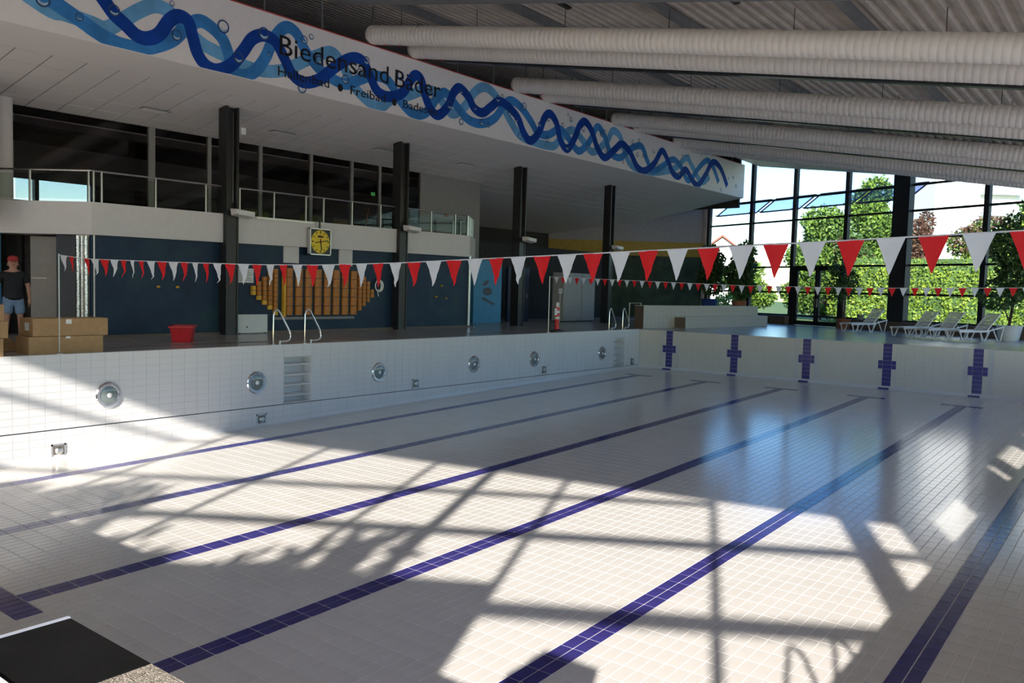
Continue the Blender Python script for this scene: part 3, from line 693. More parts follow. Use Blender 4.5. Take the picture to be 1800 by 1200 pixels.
# ------------------------------------------------------------------ far glass wall (turned 24.5 degrees)
gd = Vector((.91, -.415, 0)).normalized(); gn = Vector((-.415, -.91, 0)).normalized()   # gn points into the hall
G0 = Vector((3.0, 39.2, 0))
def G(u, w=0, z=0): p = G0 + gd * u + gn * w; return Vector((p.x, p.y, z))
def gx(x): return (x - 3.0) / gd.x
cols = [-4.75, -1.72, .96, 3.83, 6.55, 9.90, 13.2, 16.5, 19.04]
us = [gx(x) for x in cols]
TR = [.45, 1.60, 2.85, 4.02, 5.16, 6.25]
def gtop(u): p = G(u); return roofz(p.x) + .05
def gbar(mb, u0, u1, w0, w1, z0, z1a, z1b=None):
    z1b = z1a if z1b is None else z1b
    return mb.hexa([G(u0, w0, z0), G(u1, w0, z0), G(u1, w1, z0), G(u0, w1, z0), G(u0, w0, z1a), G(u1, w0, z1b), G(u1, w1, z1b), G(u0, w1, z1a)])
for i in range(len(us) - 1):
    u0, u1 = us[i], us[i + 1]
    w = structure('window_%d' % (9 + i), ['first', 'second', 'third', 'fourth', 'fifth', 'sixth', 'seventh', 'eighth', 'ninth'][i] + ' tall bay of the far glass wall, counted from the left', 'window')
    zs = [0.0] + [t for t in TR if t < min(gtop(u0), gtop(u1)) - .3]
    thick = cols[i + 1] == 6.55
    mw = .42 if thick else .11
    gbar(MB(), u1 - mw, u1 + mw * .9, -.04, .30 if thick else .14, 0, gtop(u1)).build('mullion', M_frame, w)
    if i == 0: gbar(MB(), u0 - .1, u0 + .1, -.05, .12, 0, gtop(u0)).build('mullion', M_frame, w)
    for k, z in enumerate(zs):
        if z > 0: gbar(MB(), u0, u1, -.03, .06, z - .045, z + .045).build('transom', M_frame, w)
        if k == 0 and i != 2: continue
        zt = zs[k + 1] if k + 1 < len(zs) else None
        if zt: gbar(MB(), u0 + .1, u1 - .1, 0, .01, z + .04, zt - .04).build('pane', M_pane, w)
        else: gbar(MB(), u0 + .1, u1 - .1, 0, .01, z + .04, gtop(u0) - .1, gtop(u1) - .1).build('pane', M_pane, w)
    if i != 2:
        gbar(MB(), u0, u1, -.05, .45, 0, .42).build('sill_wall', M_brown, w)
# glass double door in the third bay
dr = structure('door_1', 'dark framed glass double door in the far glass wall', 'door')
ua, ub = us[2] + .25, us[3] - .15
gbar(MB(), ua - .12, ua, -.05, .12, 0, 2.85).build('door_frame', M_frame, dr); gbar(MB(), ub, ub + .12, -.05, .12, 0, 2.85).build('door_frame', M_frame, dr)
um = (ua + ub) / 2
for (a, b) in ((ua, um), (um, ub)):
    mb = MB(); gbar(mb, a + .02, a + .14, .0, .09, .02, 2.8); gbar(mb, b - .14, b - .02, 0, .09, .02, 2.8); gbar(mb, a + .02, b - .02, 0, .09, .02, .22); gbar(mb, a + .02, b - .02, 0, .09, 2.66, 2.8)
    lf = mb.build('door_leaf', M_frame, dr); gbar(MB(), a + .14, b - .14, .03, .04, .22, 2.66).build('door_glass', M_pane, lf)
    gbar(MB(), b - .12 if b == um else a + .04, b - .08 if b == um else a + .08, .09, .15, .9, 1.3).build('door_handle', M_steel, lf)
# white pier at the left end of the glass wall
tag(MB().hexa([G(us[0] - .75, -.25, 0), G(us[0] - .1, -.25, 0), G(us[0] - .1, .2, 0), G(us[0] - .75, .2, 0), G(us[0] - .75, -.25, 7.5), G(us[0] - .1, -.25, 7.5), G(us[0] - .1, .2, 7.5), G(us[0] - .75, .2, 7.5)]).build('trim_4', M_white), 'pale pier at the left end of the far glass wall', 'pier', None, 'structure')
# header bulkhead above the glass wall
hb = structure('trim_5', 'cream corrugated bulkhead above the far glass wall', 'bulkhead')
for k in range(20):
    u0 = us[0] + k * (us[-1] - us[0]) / 20; u1 = us[0] + (k + 1) * (us[-1] - us[0]) / 20
    z0, z1 = roofz(G(u0).x) - .80, roofz(G(u1).x) - .80
    if G(u0).x < -1.75: continue
    MB().hexa([G(u0, .25, z0), G(u1 - .01, .25, z1), G(u1 - .01, 2.0, z1 + .30), G(u0, 2.0, z0 + .30), G(u0, .25, z0 + .8), G(u1 - .01, .25, z1 + .8), G(u1 - .01, 2.0, z1 + .8), G(u0, 2.0, z0 + .8)]).build('bulkhead_panel', M_duct, hb)
# added panel blocking sky above the fascia end + rear-left wall
A_, B_ = Vector((-5.0, 42.75, 0)), Vector((-12.0, 37.35, 0))
wr = structure('wall_rear', 'dim rear wall with a mustard tile band beyond the gallery', 'wall')
def rw(z0, z1, m, nm, off=0.0):
    d = (B_ - A_).normalized(); n = Vector((-d.y, d.x, 0)); n = n if n.dot(CAM - A_) > 0 else -n
    P = [A_ + n * off, B_ + n * off, B_ - n * .2, A_ - n * .2]
    return MB().hexa([(p.x, p.y, z0) for p in P] + [(p.x, p.y, z1) for p in P]).build(nm, m, wr)
rw(4.25, 7.5, mat('pale_rear', (.36, .355, .36), .7), 'upper_wall'); rw(3.45, 4.25, M_mustard, 'tile_band', .02); rw(0, 3.45, M_shadegreen, 'lower_wall')
MB().box(-12, -2.12, 40.3, 40.5, 5.9, 11).build('sky_block_panel', M_dark, wr)

# ------------------------------------------------------------------ angled glass wall behind the starting end (source of the sun)
nd = Vector((.863, .519, 0)); N0 = Vector((16.19, -4.16, 0)); nn_ = Vector((-.519, .863, 0)).normalized()
def N(u, w=0, z=0): p = N0 + nd * (u - 13) + nn_ * w; return Vector((p.x, p.y, z))
def ntop(u): return 5.24 - .155 * (u - 13.9)
def nbar(mb, u0, u1, w0, w1, z0a, z1a, z0b=None, z1b=None):
    z0b = z0a if z0b is None else z0b; z1b = z1a if z1b is None else z1b
    return mb.hexa([N(u0, w0, z0a), N(u1, w0, z0b), N(u1, w1, z0b), N(u0, w1, z0a), N(u0, w0, z1a), N(u1, w0, z1b), N(u1, w1, z1b), N(u0, w1, z1a)])
wn = structure('wall_near', 'wall and header around the windows behind the starting end', 'wall')
nbar(MB(), -20, 16.4, -.2, .1, ntop(-20), roofz(N(-20).x) + .3, ntop(16.4), roofz(N(16.4).x) + .3).build('header', M_white, wn)
nbar(MB(), -20, -3, -.2, .1, 0, ntop(-20), 0, ntop(-3)).build('solid_part', M_white, wn)
nbar(MB(), 1.5, 11.28, -.15, .1, 1.95, 3.38).build('solid_band', M_white, wn)  # unseen band inferred from its shadow, opened below to add bounce light
nmul = [-3.0, -.8, 1.6, 4.0, 6.4, 8.8, 11.26, 13.6, 15.5, 16.33]
half = {15.5: .19, 16.33: .27}
for i in range(len(nmul) - 1):
    a, b = nmul[i], nmul[i + 1]
    w = structure('window_%d' % (18 + i), ['first', 'second', 'third', 'fourth', 'fifth', 'sixth', 'seventh', 'eighth', 'ninth', 'tenth', 'eleventh', 'twelfth'][i] + ' tall bay of the window wall behind the starting end', 'window')
    h = half.get(b, .05)
    nbar(MB(), b - h, b + h, -.06, .08, 0, ntop(b)).build('mullion', M_frame, w)
    if i == 0: nbar(MB(), a - .05, a + .05, -.06, .08, 0, ntop(a)).build('mullion', M_frame, w)
    zs = [z for z in (0.0, 1.0, 2.05, 3.08, 4.21, 5.11, 6.38) if z < ntop(b) - .1]
    for z in zs[1:]:
        t = .085 if z == 3.08 else (.07 if z == 4.21 else .05)
        nbar(MB(), a, b, -.04, .05, z - t, z + t).build('transom', M_frame, w)
    for k, z in enumerate(zs):
        if b <= 11.27 and a >= 1.5 and 1.9 < z < 3: continue
        if k + 1 < len(zs): nbar(MB(), a + .05, b - .05, 0, .01, z, zs[k + 1]).build('pane', M_pane, w)
        else: nbar(MB(), a + .05, b - .05, 0, .01, z, ntop(a), z, ntop(b)).build('pane', M_pane, w)
cn_ = N(9.98, .5)
tag(MB().box(cn_.x - .075, cn_.x + .075, cn_.y - .075, cn_.y + .075, 0, roofz(cn_.x) - .1).build('trim_6', M_black), 'black post in front of the windows behind the starting end', 'post', None, 'structure')
# right-hand wall: glazed above a low sill
wrt = structure('wall_right', 'right hall wall with a high glazed band', 'wall')
XR = 19.04
ZT = 4.98
MB().box(XR, XR + .25, -2.6, 32, ZT, roofz(XR) + .12).build('header', M_white, wrt)
MB().box(XR, XR + .25, -2.6, 32, -.2, .15).build('sill_wall', M_white, wrt)
OPEN = [(-2.12, 0.0), (.76, .95), (1.35, 1.62), (2.48, 3.15), (3.65, 5.75), (6.95, 7.55), (8.3, 10.9), (11.2, 13.8), (14.1, 16.7), (17.0, 19.6), (19.9, 22.5), (22.8, 25.4), (25.7, 28.3), (28.6, 31.2)]  # unseen openings cut to shape the sun patches; slits replace foliage gaps
yp = -2.6
for i, (a, b) in enumerate(OPEN):
    MB().box(XR, XR + .2, yp, a, .15, ZT).build('pier', M_white, wrt); yp = b
    MB().box(XR + .05, XR + .06, a, b, .15, ZT).build('pane', M_tinted if i == 0 else M_pane, wrt)
MB().box(XR, XR + .2, yp, 32, .15, ZT).build('pier', M_white, wrt)
# ------------------------------------------------------------------ pool fittings
LY = [6.41, 9.62, 13.21, 16.88, 19.80, 23.83]
for i, y in enumerate(LY):
    t = thing('underwater_light', 'round chrome underwater light, ' + ['nearest to the camera, partly in the sun', 'just left of the near step niche', 'third from the left on the long pool wall', 'fourth from the left on the long pool wall', 'fifth from the left on the long pool wall', 'beside the far step niche'][i], 'light', (0, y, -.79), 0, 'underwater lights in the long pool wall')
    MB().lathe([(.245, 0), (.245, .012), (.225, .035), (.185, .035), (.178, .018)], 32, (0, 0, 0), (1, 0, 0)).build('bezel', M_chrome, t, True)
    MB().lathe([(.18, .004), (.18, .014), (.13, .028), (.06, .034), (.01, .036)], 28, (0, 0, 0), (1, 0, 0)).build('lens', M_lens, t, True)
    MB().lathe([(.045, .03), (.045, .042), (.02, .05), (.005, .05)], 16, (0, 0, 0), (1, 0, 0)).build('bulb_cap', M_whitep, t, True)
    for k in range(6):
        a = math.pi * k / 3 + .3; MB().lathe([(.012, .034), (.012, .042), (.004, .043)], 8, (0, .205 * math.cos(a), .205 * math.sin(a)), (1, 0, 0)).build('screw', M_steel, t)
IN = [(5.51, -1.71), (9.75, -1.61), (14.52, -1.17), (20.34, -1.16), (25.99, -1.19)]
for i, (y, z) in enumerate(IN):
    t = thing('inlet_grate', 'square steel inlet plate low on the pool wall, ' + ['in the sun at the far left', 'below and right of the second light', 'between the third and fourth lights', 'between the fifth and sixth lights', 'right of the far step niche'][i], 'inlet', (0, y, z), 0, 'steel inlet plates')
    s = .125
    mb = MB(); mb.box(0.002, .014, -s, s, s - .03, s); mb.box(.002, .014, -s, s, -s, -s + .03); mb.box(.002, .014, -s, -s + .03, -s, s); mb.box(.002, .014, s - .03, s, -s, s); mb.build('plate_frame', M_steel, t)
    MB().box(.001, .006, -s + .02, s - .02, -s + .02, s - .02).build('recess', mat('dull_steel', (.25, .22, .20), .4, .7), t)
    MB().lathe([(.07, .004), (.07, .02), (.05, .04), (.01, .045)], 16, (0, .01, 0), (1, 0, 0)).build('nozzle', M_steel, t, True)

def ladder_rail(name, label, x, y, group, flip=1):
    t = thing(name, label, 'handrail', (x, y, 0), 0, group)
    pts = [(0, 0, 0), (0, 0, .66), (0, .02, .73), (0, .06, .775), (0, .11, .775), (0, .16, .73), (0, .43, .30), (0, .46, .22), (0, .46, .15), (0, .42, .09), (0, .34, .07), (0, .16, .07)]
    MB().tube(pts, .021, 10).build('rail', M_chrome, t, True)
    MB().lathe([(.05, 0), (.05, .012), (.03, .03), (.024, .03)], 14, (0, 0, 0)).build('foot_flange', M_chrome, t, True)
    MB().bar((0, .16, 0), (0, .16, .09), .05, .05).build('anchor', M_steel, t)
    return t
ladder_rail('handrail', 'left chrome pool handrail at the near step niche', -.10, 10.12, 'pool handrails')
ladder_rail('handrail', 'right chrome pool handrail at the near step niche', -.10, 10.98, 'pool handrails')
ladder_rail('handrail', 'left chrome pool handrail at the far step niche', -.12, 24.45, 'pool handrails')
ladder_rail('handrail', 'right chrome pool handrail at the far step niche', -.12, 25.40, 'pool handrails')
gs = thing('guard_rail', 'square steel guard rail behind the far handrails', 'railing', (-1.1, 27.6, 0))
MB().tube([(0, 0, 0), (0, 0, .95), (-.0, .9, .95), (0, .9, 0)], .02, 8).build('frame', M_steel, gs, True); MB().tube([(0, 0, .3), (0, .9, .3)], .015, 8).build('cross_bar', M_steel, gs, True)

# starting block of the outermost lane (bottom left of the picture)
sb = thing('starting_block', 'starting block with black pad and speckled grip at the pool end', 'starting block', (13.76, -.62, 0))
MB().box(-.18, .18, -.32, .0, 0, .50).build('pedestal', mat('navy_block', (.02, .025, .07), .4), sb, bevel=.02)
MB().box(-.28, .28, -.36, .22, .48, .635).build('platform', M_grip, sb, bevel=.006)
MB().box(-.272, .05, .02, .225, .635, .662).build('black_pad', M_pad, sb, bevel=.003)
MB().box(.05, .285, -.30, .225, .635, .660).build('grip_strip', M_grip, sb)
MB().box(-.285, .05, .008, .018, .60, .668).build('white_edge', M_whitep, sb)
MB().box(-.285, .08, -.34, .005, .635, .640).build('blue_tread', mat('navy_tread', (.02, .022, .06), .6), sb)
MB().box(-.282, -.272, -.02, .225, .62, .663).build('side_trim', mat('pale_trim', (.45, .48, .55), .4), sb)
# loop handrails on the near right corner (their shadow falls into the pool)
for i, (x, y) in enumerate(((16.0, .42), (15.72, .0))):
    t = thing('loop_handrail', ['front', 'rear'][i] + ' steel loop handrail at the near right pool corner', 'handrail', (x, y, 0), math.radians(-25), 'loop handrails')
    pts = [(-.36, 0, 0), (-.24, 0, .75)] + [(-.12 * math.cos(a) , 0, 1.08 + .14 * math.sin(a)) for a in [math.pi * k / 8 for k in range(9)]] + [(.30, 0, .60), (.42, 0, 0)]
    MB().tube(pts, .024, 10).build('loop', M_chrome, t, True)
    MB().box(-.50, .50, -.05, .05, 0, .015).build('base_plate', M_steel, t)

# ------------------------------------------------------------------ flag lines
def flag_line(label, y, ztop, x0, x1, pitch, first_x, fw, fh, red_first, pole_h, wig, phase):
    t = thing('flag_line', label, 'flag line', (0, y, 0), 0)
    def zt(x): return ztop(x)
    n = 40
    MB().tube([(x0 + (x1 - x0) * k / n, 0, zt(x0 + (x1 - x0) * k / n)) for k in range(n + 1)], .006, 6).build('rope', M_whiteflag, t, True)
    x = first_x; i = 0
    while x > x0 + .1:
        m = M_redflag if (i % 2 == 0) == red_first else M_whiteflag
        s = min(1.0, max(.0, (x - x0) / (x1 - x0)))
        r_ = random.Random(int(x * 1000)); tw = wig * (1 - s) + .1
        V = []; F = []; K = 7
        for k in range(K):
            f_ = k / (K - 1); w = fw * (1 - f_) * .5 * (1 - .25 * tw * math.sin(f_ * 2.6)) + .004
            bend = tw * (.05 * math.sin(f_ * 3.0 + r_.uniform(-.4, .4)) * f_)
            sway = -.012 * f_ * tw * (1 if i % 2 else .3) + r_.uniform(-.02, .02) * f_ * tw
            for q in range(5):
                e = (q / 4 - .5) * 2
                V.append((x + sway + e * w, bend + .03 * tw * math.sin(e * 2.2 + i) * (1 - f_), zt(x + e * w if k == 0 else x) - .002 - fh * f_ ))
        for k in range(K - 1):
            for q in range(4): F.append((k * 5 + q, k * 5 + q + 1, k * 5 + q + 6, k * 5 + q + 5))
        F2 = list(F)
        me = bpy.data.meshes.new('pennant'); me.from_pydata(V, [], F2); me.materials.append(m); me.polygons.foreach_set('use_smooth', [True] * len(me.polygons)); me.update()
        new_obj('pennant', me, t)
        x -= pitch; i += 1
    for (xp, lean) in ((x0, 0), (x1, .0)):
        MB().tube([(xp + lean * 2, 0, 0), (xp + lean, 0, pole_h * .5), (xp, 0, pole_h)], .012, 8).build('pole', M_steel, t, True)
        MB().lathe([(.06, 0), (.06, .015), (.03, .03), (.02, .03)], 12, (xp + lean * 2, 0, 0)).build('pole_foot', M_steel, t, True)
    return t
def sag1(x): # measured height of the near rope
    xs = [-.10, .86, 3.53, 5.66, 6.98, 8.36, 10.0, 12.13, 13.37, 14.5, 15.3]; zs = [1.76, 1.69, 1.64, 1.61, 1.61, 1.64, 1.70, 1.78, 1.83, 1.88, 1.92]
    return float(np.interp(x, xs, zs))
def sag2(x):
    xs = [-.10, 2.75, 6.15, 9.17, 11.74, 12.8, 15.3]; zs = [1.80, 1.73, 1.645, 1.64, 1.69, 1.72, 1.80]
    return float(np.interp(x, xs, zs))
flag_line('near rope of red and white pennants strung across the pool', 5.59, sag1, -.12, 15.35, .2955, 14.525, .205, .275, True, 1.78, 1.0, 0)
flag_line('far rope of small red and white pennants strung across the pool', 20.87, sag2, -.25, 15.35, .2585, 14.75, .165, .205, True, 1.82, .15, 0)

# ------------------------------------------------------------------ things on the left deck
def cardboard(label, x0, x1, y0, y1, z0, z1, rz=0.0):
    t = thing('cardboard_box', label, 'box', ((x0 + x1) / 2, (y0 + y1) / 2, z0), rz, 'cardboard boxes on the deck')
    hx, hy, h = (x1 - x0) / 2, (y1 - y0) / 2, z1 - z0
    MB().box(-hx, hx, -hy, hy, 0, h - .004).build('carton', M_card, t, bevel=.006)
    MB().box(-hx, -.004, -hy, hy, h - .005, h).build('flap', M_card, t); MB().box(.004, hx, -hy, hy, h - .005, h).build('flap', M_card, t)
    MB().box(-.03, .03, -hy, hy, h - .001, h + .001).build('tape', mat('tape', (.36, .24, .13), .3), t)
    return t, hx, hy, h
c1 = cardboard('lower long cardboard box of the two by the flag pole', -.74, -.22, 5.12, 6.42, 0, .308)
c2 = cardboard('upper long cardboard box with white sticker, by the flag pole', -.78, -.24, 5.20, 6.52, .312, .63)
MB().box(c2[1], c2[1] + .003, -.10, 0.0, .22, .30).build('sticker', M_whitep, c2[0]); MB().box(-.05, .12, -c2[2] - .003, -c2[2], .10, .24).build('label_sheet', M_whitep, c2[0])
MB().box(c1[1], c1[1] + .003, -.02, .06, .27, .31).build('sticker', M_whitep, c1[0])
cardboard('bottom cardboard box of the stack at the left picture edge', -.60, -.06, 3.55, 4.66, 0, .308)
cardboard('middle cardboard box of the stack at the left picture edge', -.58, -.10, 3.55, 4.75, .312, .598)
cardboard('top cardboard box of the stack at the left picture edge', -.60, -.12, 3.55, 4.70, .602, .88)
fp = thing('cardboard_offcut', 'loose cardboard sheet leaning beside the left stack', 'cardboard', (-1.1, 5.15, 0))
MB().hexa([(-.02, -.25, 0), (.02, -.25, 0), (.02, .30, 0), (-.02, .30, 0), (-.16, -.25, .40), (-.13, -.25, .40), (-.13, -.10, .36), (-.16, -.10, .36)]).build('sheet', M_card, fp)
bg = thing('bag', 'dark soft bag on the deck behind the cardboard boxes', 'bag', (-2.6, 6.75, 0))
MB().lathe([(.05, 0), (.24, .02), (.30, .14), (.27, .30), (.18, .38), (.02, .40)], 16).build('body', M_dark, bg, True); MB().tube([(-.12, 0, .36), (-.06, 0, .47), (.06, 0, .47), (.12, 0, .36)], .012, 8).build('strap', M_dark, bg, True)

cr = thing('crate', 'red plastic crate standing on the left deck', 'crate', (-2.05, 9.12, 0), math.radians(-38))
mb = MB(); a0, b0, a1, b1, H = .275, .19, .33, .235, .34
mb.hexa([(-a0, -b0, 0), (a0, -b0, 0), (a0, b0, 0), (-a0, b0, 0), (-a0 - .01, -b0 - .01, .03), (a0 + .01, -b0 - .01, .03), (a0 + .01, b0 + .01, .03), (-a0 - .01, b0 + .01, .03)])
for (p, q) in (((-1, -1), (1, -1)), ((1, -1), (1, 1)), ((1, 1), (-1, 1)), ((-1, 1), (-1, -1))):
    P = []
    for (s, h_, aa, bb) in ((0, 0, a0, b0), (1, H, a1, b1)):
        for (e, t_) in ((p, 0), (q, 0), (q, .015), (p, .015)): P.append((e[0] * (aa - t_), e[1] * (bb - t_), h_))
    mb.hexa([P[0], P[1], P[2], P[3], P[4], P[5], P[6], P[7]])
mb.build('tub', M_red, cr)
mb = MB()
for (x0_, x1_, y0_, y1_) in ((-a1 - .03, a1 + .03, -b1 - .03, -b1 + .01), (-a1 - .03, a1 + .03, b1 - .01, b1 + .03), (-a1 - .03, -a1 + .01, -b1, b1), (a1 - .01, a1 + .03, -b1, b1)): mb.box(x0_, x1_, y0_, y1_, H - .03, H + .015)
mb.build('rim', M_red, cr, bevel=.006)
MB().hexa([(-.02, -.222, .13), (.09, -.222, .13), (.09, -.215, .13), (-.02, -.215, .13), (-.02, -.238, .22), (.09, -.238, .22), (.09, -.230, .22), (-.02, -.230, .22)]).build('sticker', M_whitep, cr)

bo = thing('bollard', 'red and white striped warning post on a black foot', 'bollard', (-.42, 21.6, 0))
MB().lathe([(.24, 0), (.24, .04), (.16, .07), (.08, .09)], 20).build('foot', M_black, bo, True)
for k, (z0, z1, m) in enumerate(((.08, .42, M_red), (.42, .50, M_whitep), (.50, .62, M_red), (.62, .70, M_whitep), (.70, .82, M_red), (.82, .98, M_whitep))):
    r = .075 if k < 5 else .055
    MB().lathe([(r, z0), (r, z1)] if k < 5 else [(r, z0), (r, z1 - .03), (.02, z1)], 18).build('red_band' if m is M_red else 'white_band', m, bo, True)
MB().box(.03, .04, -.20, -.06, .55, .78).build('notice', M_whitep, bo)

# ------------------------------------------------------------------ on the mural wall
fs = thing('fish_relief', 'orange half-round tile relief shaped like a fish on the blue wall', 'relief', (-3.87, 12.14, 0))
pc = MB()
def halfround(w, h, m_, nm):
    mb = MB(); n = 8; pts = [(.09 * math.sin(math.pi * k / n), -w / 2 * math.cos(math.pi * k / n)) for k in range(n + 1)]
    V = [(a, b, 0) for a, b in pts] + [(a, b, h) for a, b in pts]; N_ = n + 1
    F = [(k, k + 1, N_ + k + 1, N_ + k) for k in range(n)] + [tuple(range(n, -1, -1)), tuple(range(N_, 2 * N_)), (0, N_, 2 * N_ - 1, n)]
    mb.add(V, F); me = mb.mesh(nm, True); me.materials.append(m_); return me
big = halfround(.25, .250, M_orange, 'half_round_tile'); small = halfround(.145, .116, M_orange, 'small_tile'); sy = halfround(.15, .116, M_yellow, 'small_yellow_tile')
for c in range(8):
    y = 1.26 + c * .338
    for r in range(5):
        o = new_obj('half_round_tile', big, fs); o.location = (0, y, .48 + r * .264)
MB().box(0, .10, 1.02, 1.09, .40, 1.80).build('edge_strip', M_yellow, fs)
for c, (lo, hi) in enumerate(((1.03, 1.28), (.90, 1.42), (.77, 1.55), (.64, 1.68), (.48, 1.72))):
    y = .09 + c * .178; z = lo
    while z < hi - .05:
        o = new_obj('small_tile', sy if z == lo or c == 0 else small, fs); o.location = (0, y, z); z += .128
for c, (lo, hi) in enumerate(((.60, 1.70), (.74, 1.58), (.86, 1.45), (1.0, 1.28))):
    y = 3.86 + c * .165; z = lo
    while z < hi - .05:
        o = new_obj('small_tile', small, fs); o.location = (0, y, z); z += .128
MB().box(0, .14, .70, 3.55, .36, .43).build('ledge', M_grey, fs)

ck = thing('wall_clock', 'square clock with yellow dial on the gallery front', 'clock', (-3.56, 14.23, 2.56))
mb = MB(); s = .375
for (y0_, y1_, z0_, z1_) in ((-s, s, s - .03, s), (-s, s, -s, -s + .03), (-s, -s + .03, -s, s), (s - .03, s, -s, s)): mb.box(-.10, .02, y0_, y1_, z0_, z1_)
mb.build('case', M_steel, ck); MB().box(-.10, 0, -s + .02, s - .02, -s + .02, s - .02).build('back_plate', M_black, ck)
MB().lathe([(.325, 0), (.325, .006), (.01, .008)], 40, (0, 0, 0), (1, 0, 0)).build('dial', M_yface, ck)
for k in range(12):
    a = 2 * math.pi * k / 12; MB().bar((.010, .25 * math.sin(a), .25 * math.cos(a)), (.010, .30 * math.sin(a), .30 * math.cos(a)), .022 if k % 3 else .035, .004, (1, 0, 0)).build('hour_mark', M_print, ck)
def hand(ln, ang, w, nm, back=.07): a = math.radians(ang); MB().bar((.014, -back * math.sin(a), -back * math.cos(a)), (.014, ln * math.sin(a), ln * math.cos(a)), w, .005, (1, 0, 0)).build(nm, M_print, ck)
hand(.24, 170, .030, 'hour_hand'); hand(.27, 80, .022, 'minute_hand', .19); MB().bar((.018, .03, -.06), (.018, -.02, .24), .008, .003, (1, 0, 0)).build('second_hand', M_red, ck)
MB().box(.009, .011, -.10, .10, .12, .17).build('maker_plate', M_print, ck)
MB().box(-.06, -.02, -.02, .02, s, s + .28).build('hanger', M_black, ck)
tag(MB().box(-3.72, -3.68, 12.2, 14.3, 3.06, 3.10).build('cable_duct', M_steel), 'thin cable duct running along the gallery edge to the clock', 'cable duct')
wp = thing('white_board', 'blank white board leaning on the wall right of the first column', 'board', (-3.765, 12.14, 0))
MB().box(-.02, .02, -.47, .47, .02, .51).build('panel', M_whitep, wp); MB().box(.02, .03, -.19, -.16, .16, .20).build('small_mark', M_black, wp)
for s in (-1, 1): MB().box(-.02, .03, s * .4 - .02, s * .4 + .02, 0, .03).build('foot', M_black, wp)
po = thing('poster', 'pale notice poster on the blue wall right of the first column', 'poster', (-3.87, 11.98, 1.54))
MB().box(0, .012, -.26, .26, -.19, .19).build('sheet', M_whitep, po)
for k in range(6): MB().box(.012, .0135, -.20, .12 + .05 * (k % 3), .12 - k * .05, .135 - k * .05).build('text_line', M_grey, po)
hs = thing('hose_reel', 'white coiled hose hanging on the blue wall beside the orange relief', 'hose', (-3.84, 16.72, 1.40))
for k in range(5): MB().tube([(.03 + .012 * k, (.12 + .012 * k) * math.cos(a), -.04 + (.15 + .008 * k) * math.sin(a)) for a in [2 * math.pi * q / 16 for q in range(17)]], .016, 6).build('coil', M_whitep, hs, True)
MB().box(-.03, .06, -.05, .05, .10, .20).build('hook', M_steel, hs); MB().tube([(.05, -.02, -.15), (.05, -.04, -.26), (.05, .0, -.36)], .014, 6).build('hose_end', M_whitep, hs, True)
for i, (y, z) in enumerate(((9.55, 1.20), (10.05, 1.20), (19.4, 1.05), (19.9, 1.0), (19.65, 1.42))):
    t = thing('wall_hook', ['left brass hook on the blue wall above the red crate', 'right brass hook on the blue wall above the red crate', 'left small wall hook right of the second column', 'right small wall hook right of the second column', 'upper small wall hook right of the second column'][i], 'hook', (-3.88, y, z), 0, 'small wall hooks')
    MB().lathe([(.03, 0), (.03, .02), (.012, .03), (.012, .06), (.025, .07), (.005, .08)], 10, (0, 0, 0), (1, 0, 0)).build('peg', M_yellow, t, True)

# ------------------------------------------------------------------ entrance on the left
wd = structure('wall_entrance', 'angled dark entrance wall left of the mural', 'wall')
ed = (Vector((GB[0], GB[1], 0)) - Vector((GA[0], GA[1], 0))).normalized(); en_ = Vector((ed.y, -ed.x, 0))
E0 = Vector((-3.95, 7.95, 0))
def E_(s, w=0, z=0): p = E0 - ed * s + en_ * w; return Vector((p.x, p.y, z))
def ebox(mb, s0, s1, w0, w1, z0, z1): return mb.hexa([E_(s0, w0, z0), E_(s0, w1, z0), E_(s1, w1, z0), E_(s1, w0, z0), E_(s0, w0, z1), E_(s0, w1, z1), E_(s1, w1, z1), E_(s1, w0, z1)])
ebox(MB(), .30, .85, -.3, -.18, 0, 2.5).build('glass_side', mat('dark_blue_grey', (.05, .06, .08), .3), wd)
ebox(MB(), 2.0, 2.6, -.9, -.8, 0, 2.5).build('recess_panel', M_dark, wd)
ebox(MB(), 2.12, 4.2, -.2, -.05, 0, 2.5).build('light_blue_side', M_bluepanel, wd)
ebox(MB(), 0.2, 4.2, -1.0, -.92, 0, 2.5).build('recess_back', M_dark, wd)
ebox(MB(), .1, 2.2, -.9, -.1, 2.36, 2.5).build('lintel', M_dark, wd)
d2 = structure('door_2', 'grey open door in the dark entrance', 'door')
ebox(MB(), .86, 1.62, -.55, -.50, .02, 2.3).build('door_leaf', M_door, d2); ebox(MB(), .80, .88, -.6, -.25, 0, 2.36).build('door_frame', M_brown, d2)
ebox(MB(), 1.25, 1.60, -.50, -.495, 1.32, 1.34).build('push_bar', M_steel, d2)
for i, (s, r) in enumerate(((.04, .04), (.13, .028), (.225, .045))):
    p = E_(s, .08); o = MB().lathe([(r, .0), (r, 2.31)], 14, (p.x, p.y, 0)).build('foil_pipe', M_foil, None, True)
    tag(o, ['right', 'middle', 'left'][i] + ' foil-wrapped pipe at the corner of the blue wall', 'pipe', 'foil-wrapped pipes')
ebox(MB(), -.12, .30, -.12, .0, 0, 2.45).build('corner_casing', M_steel, wd)

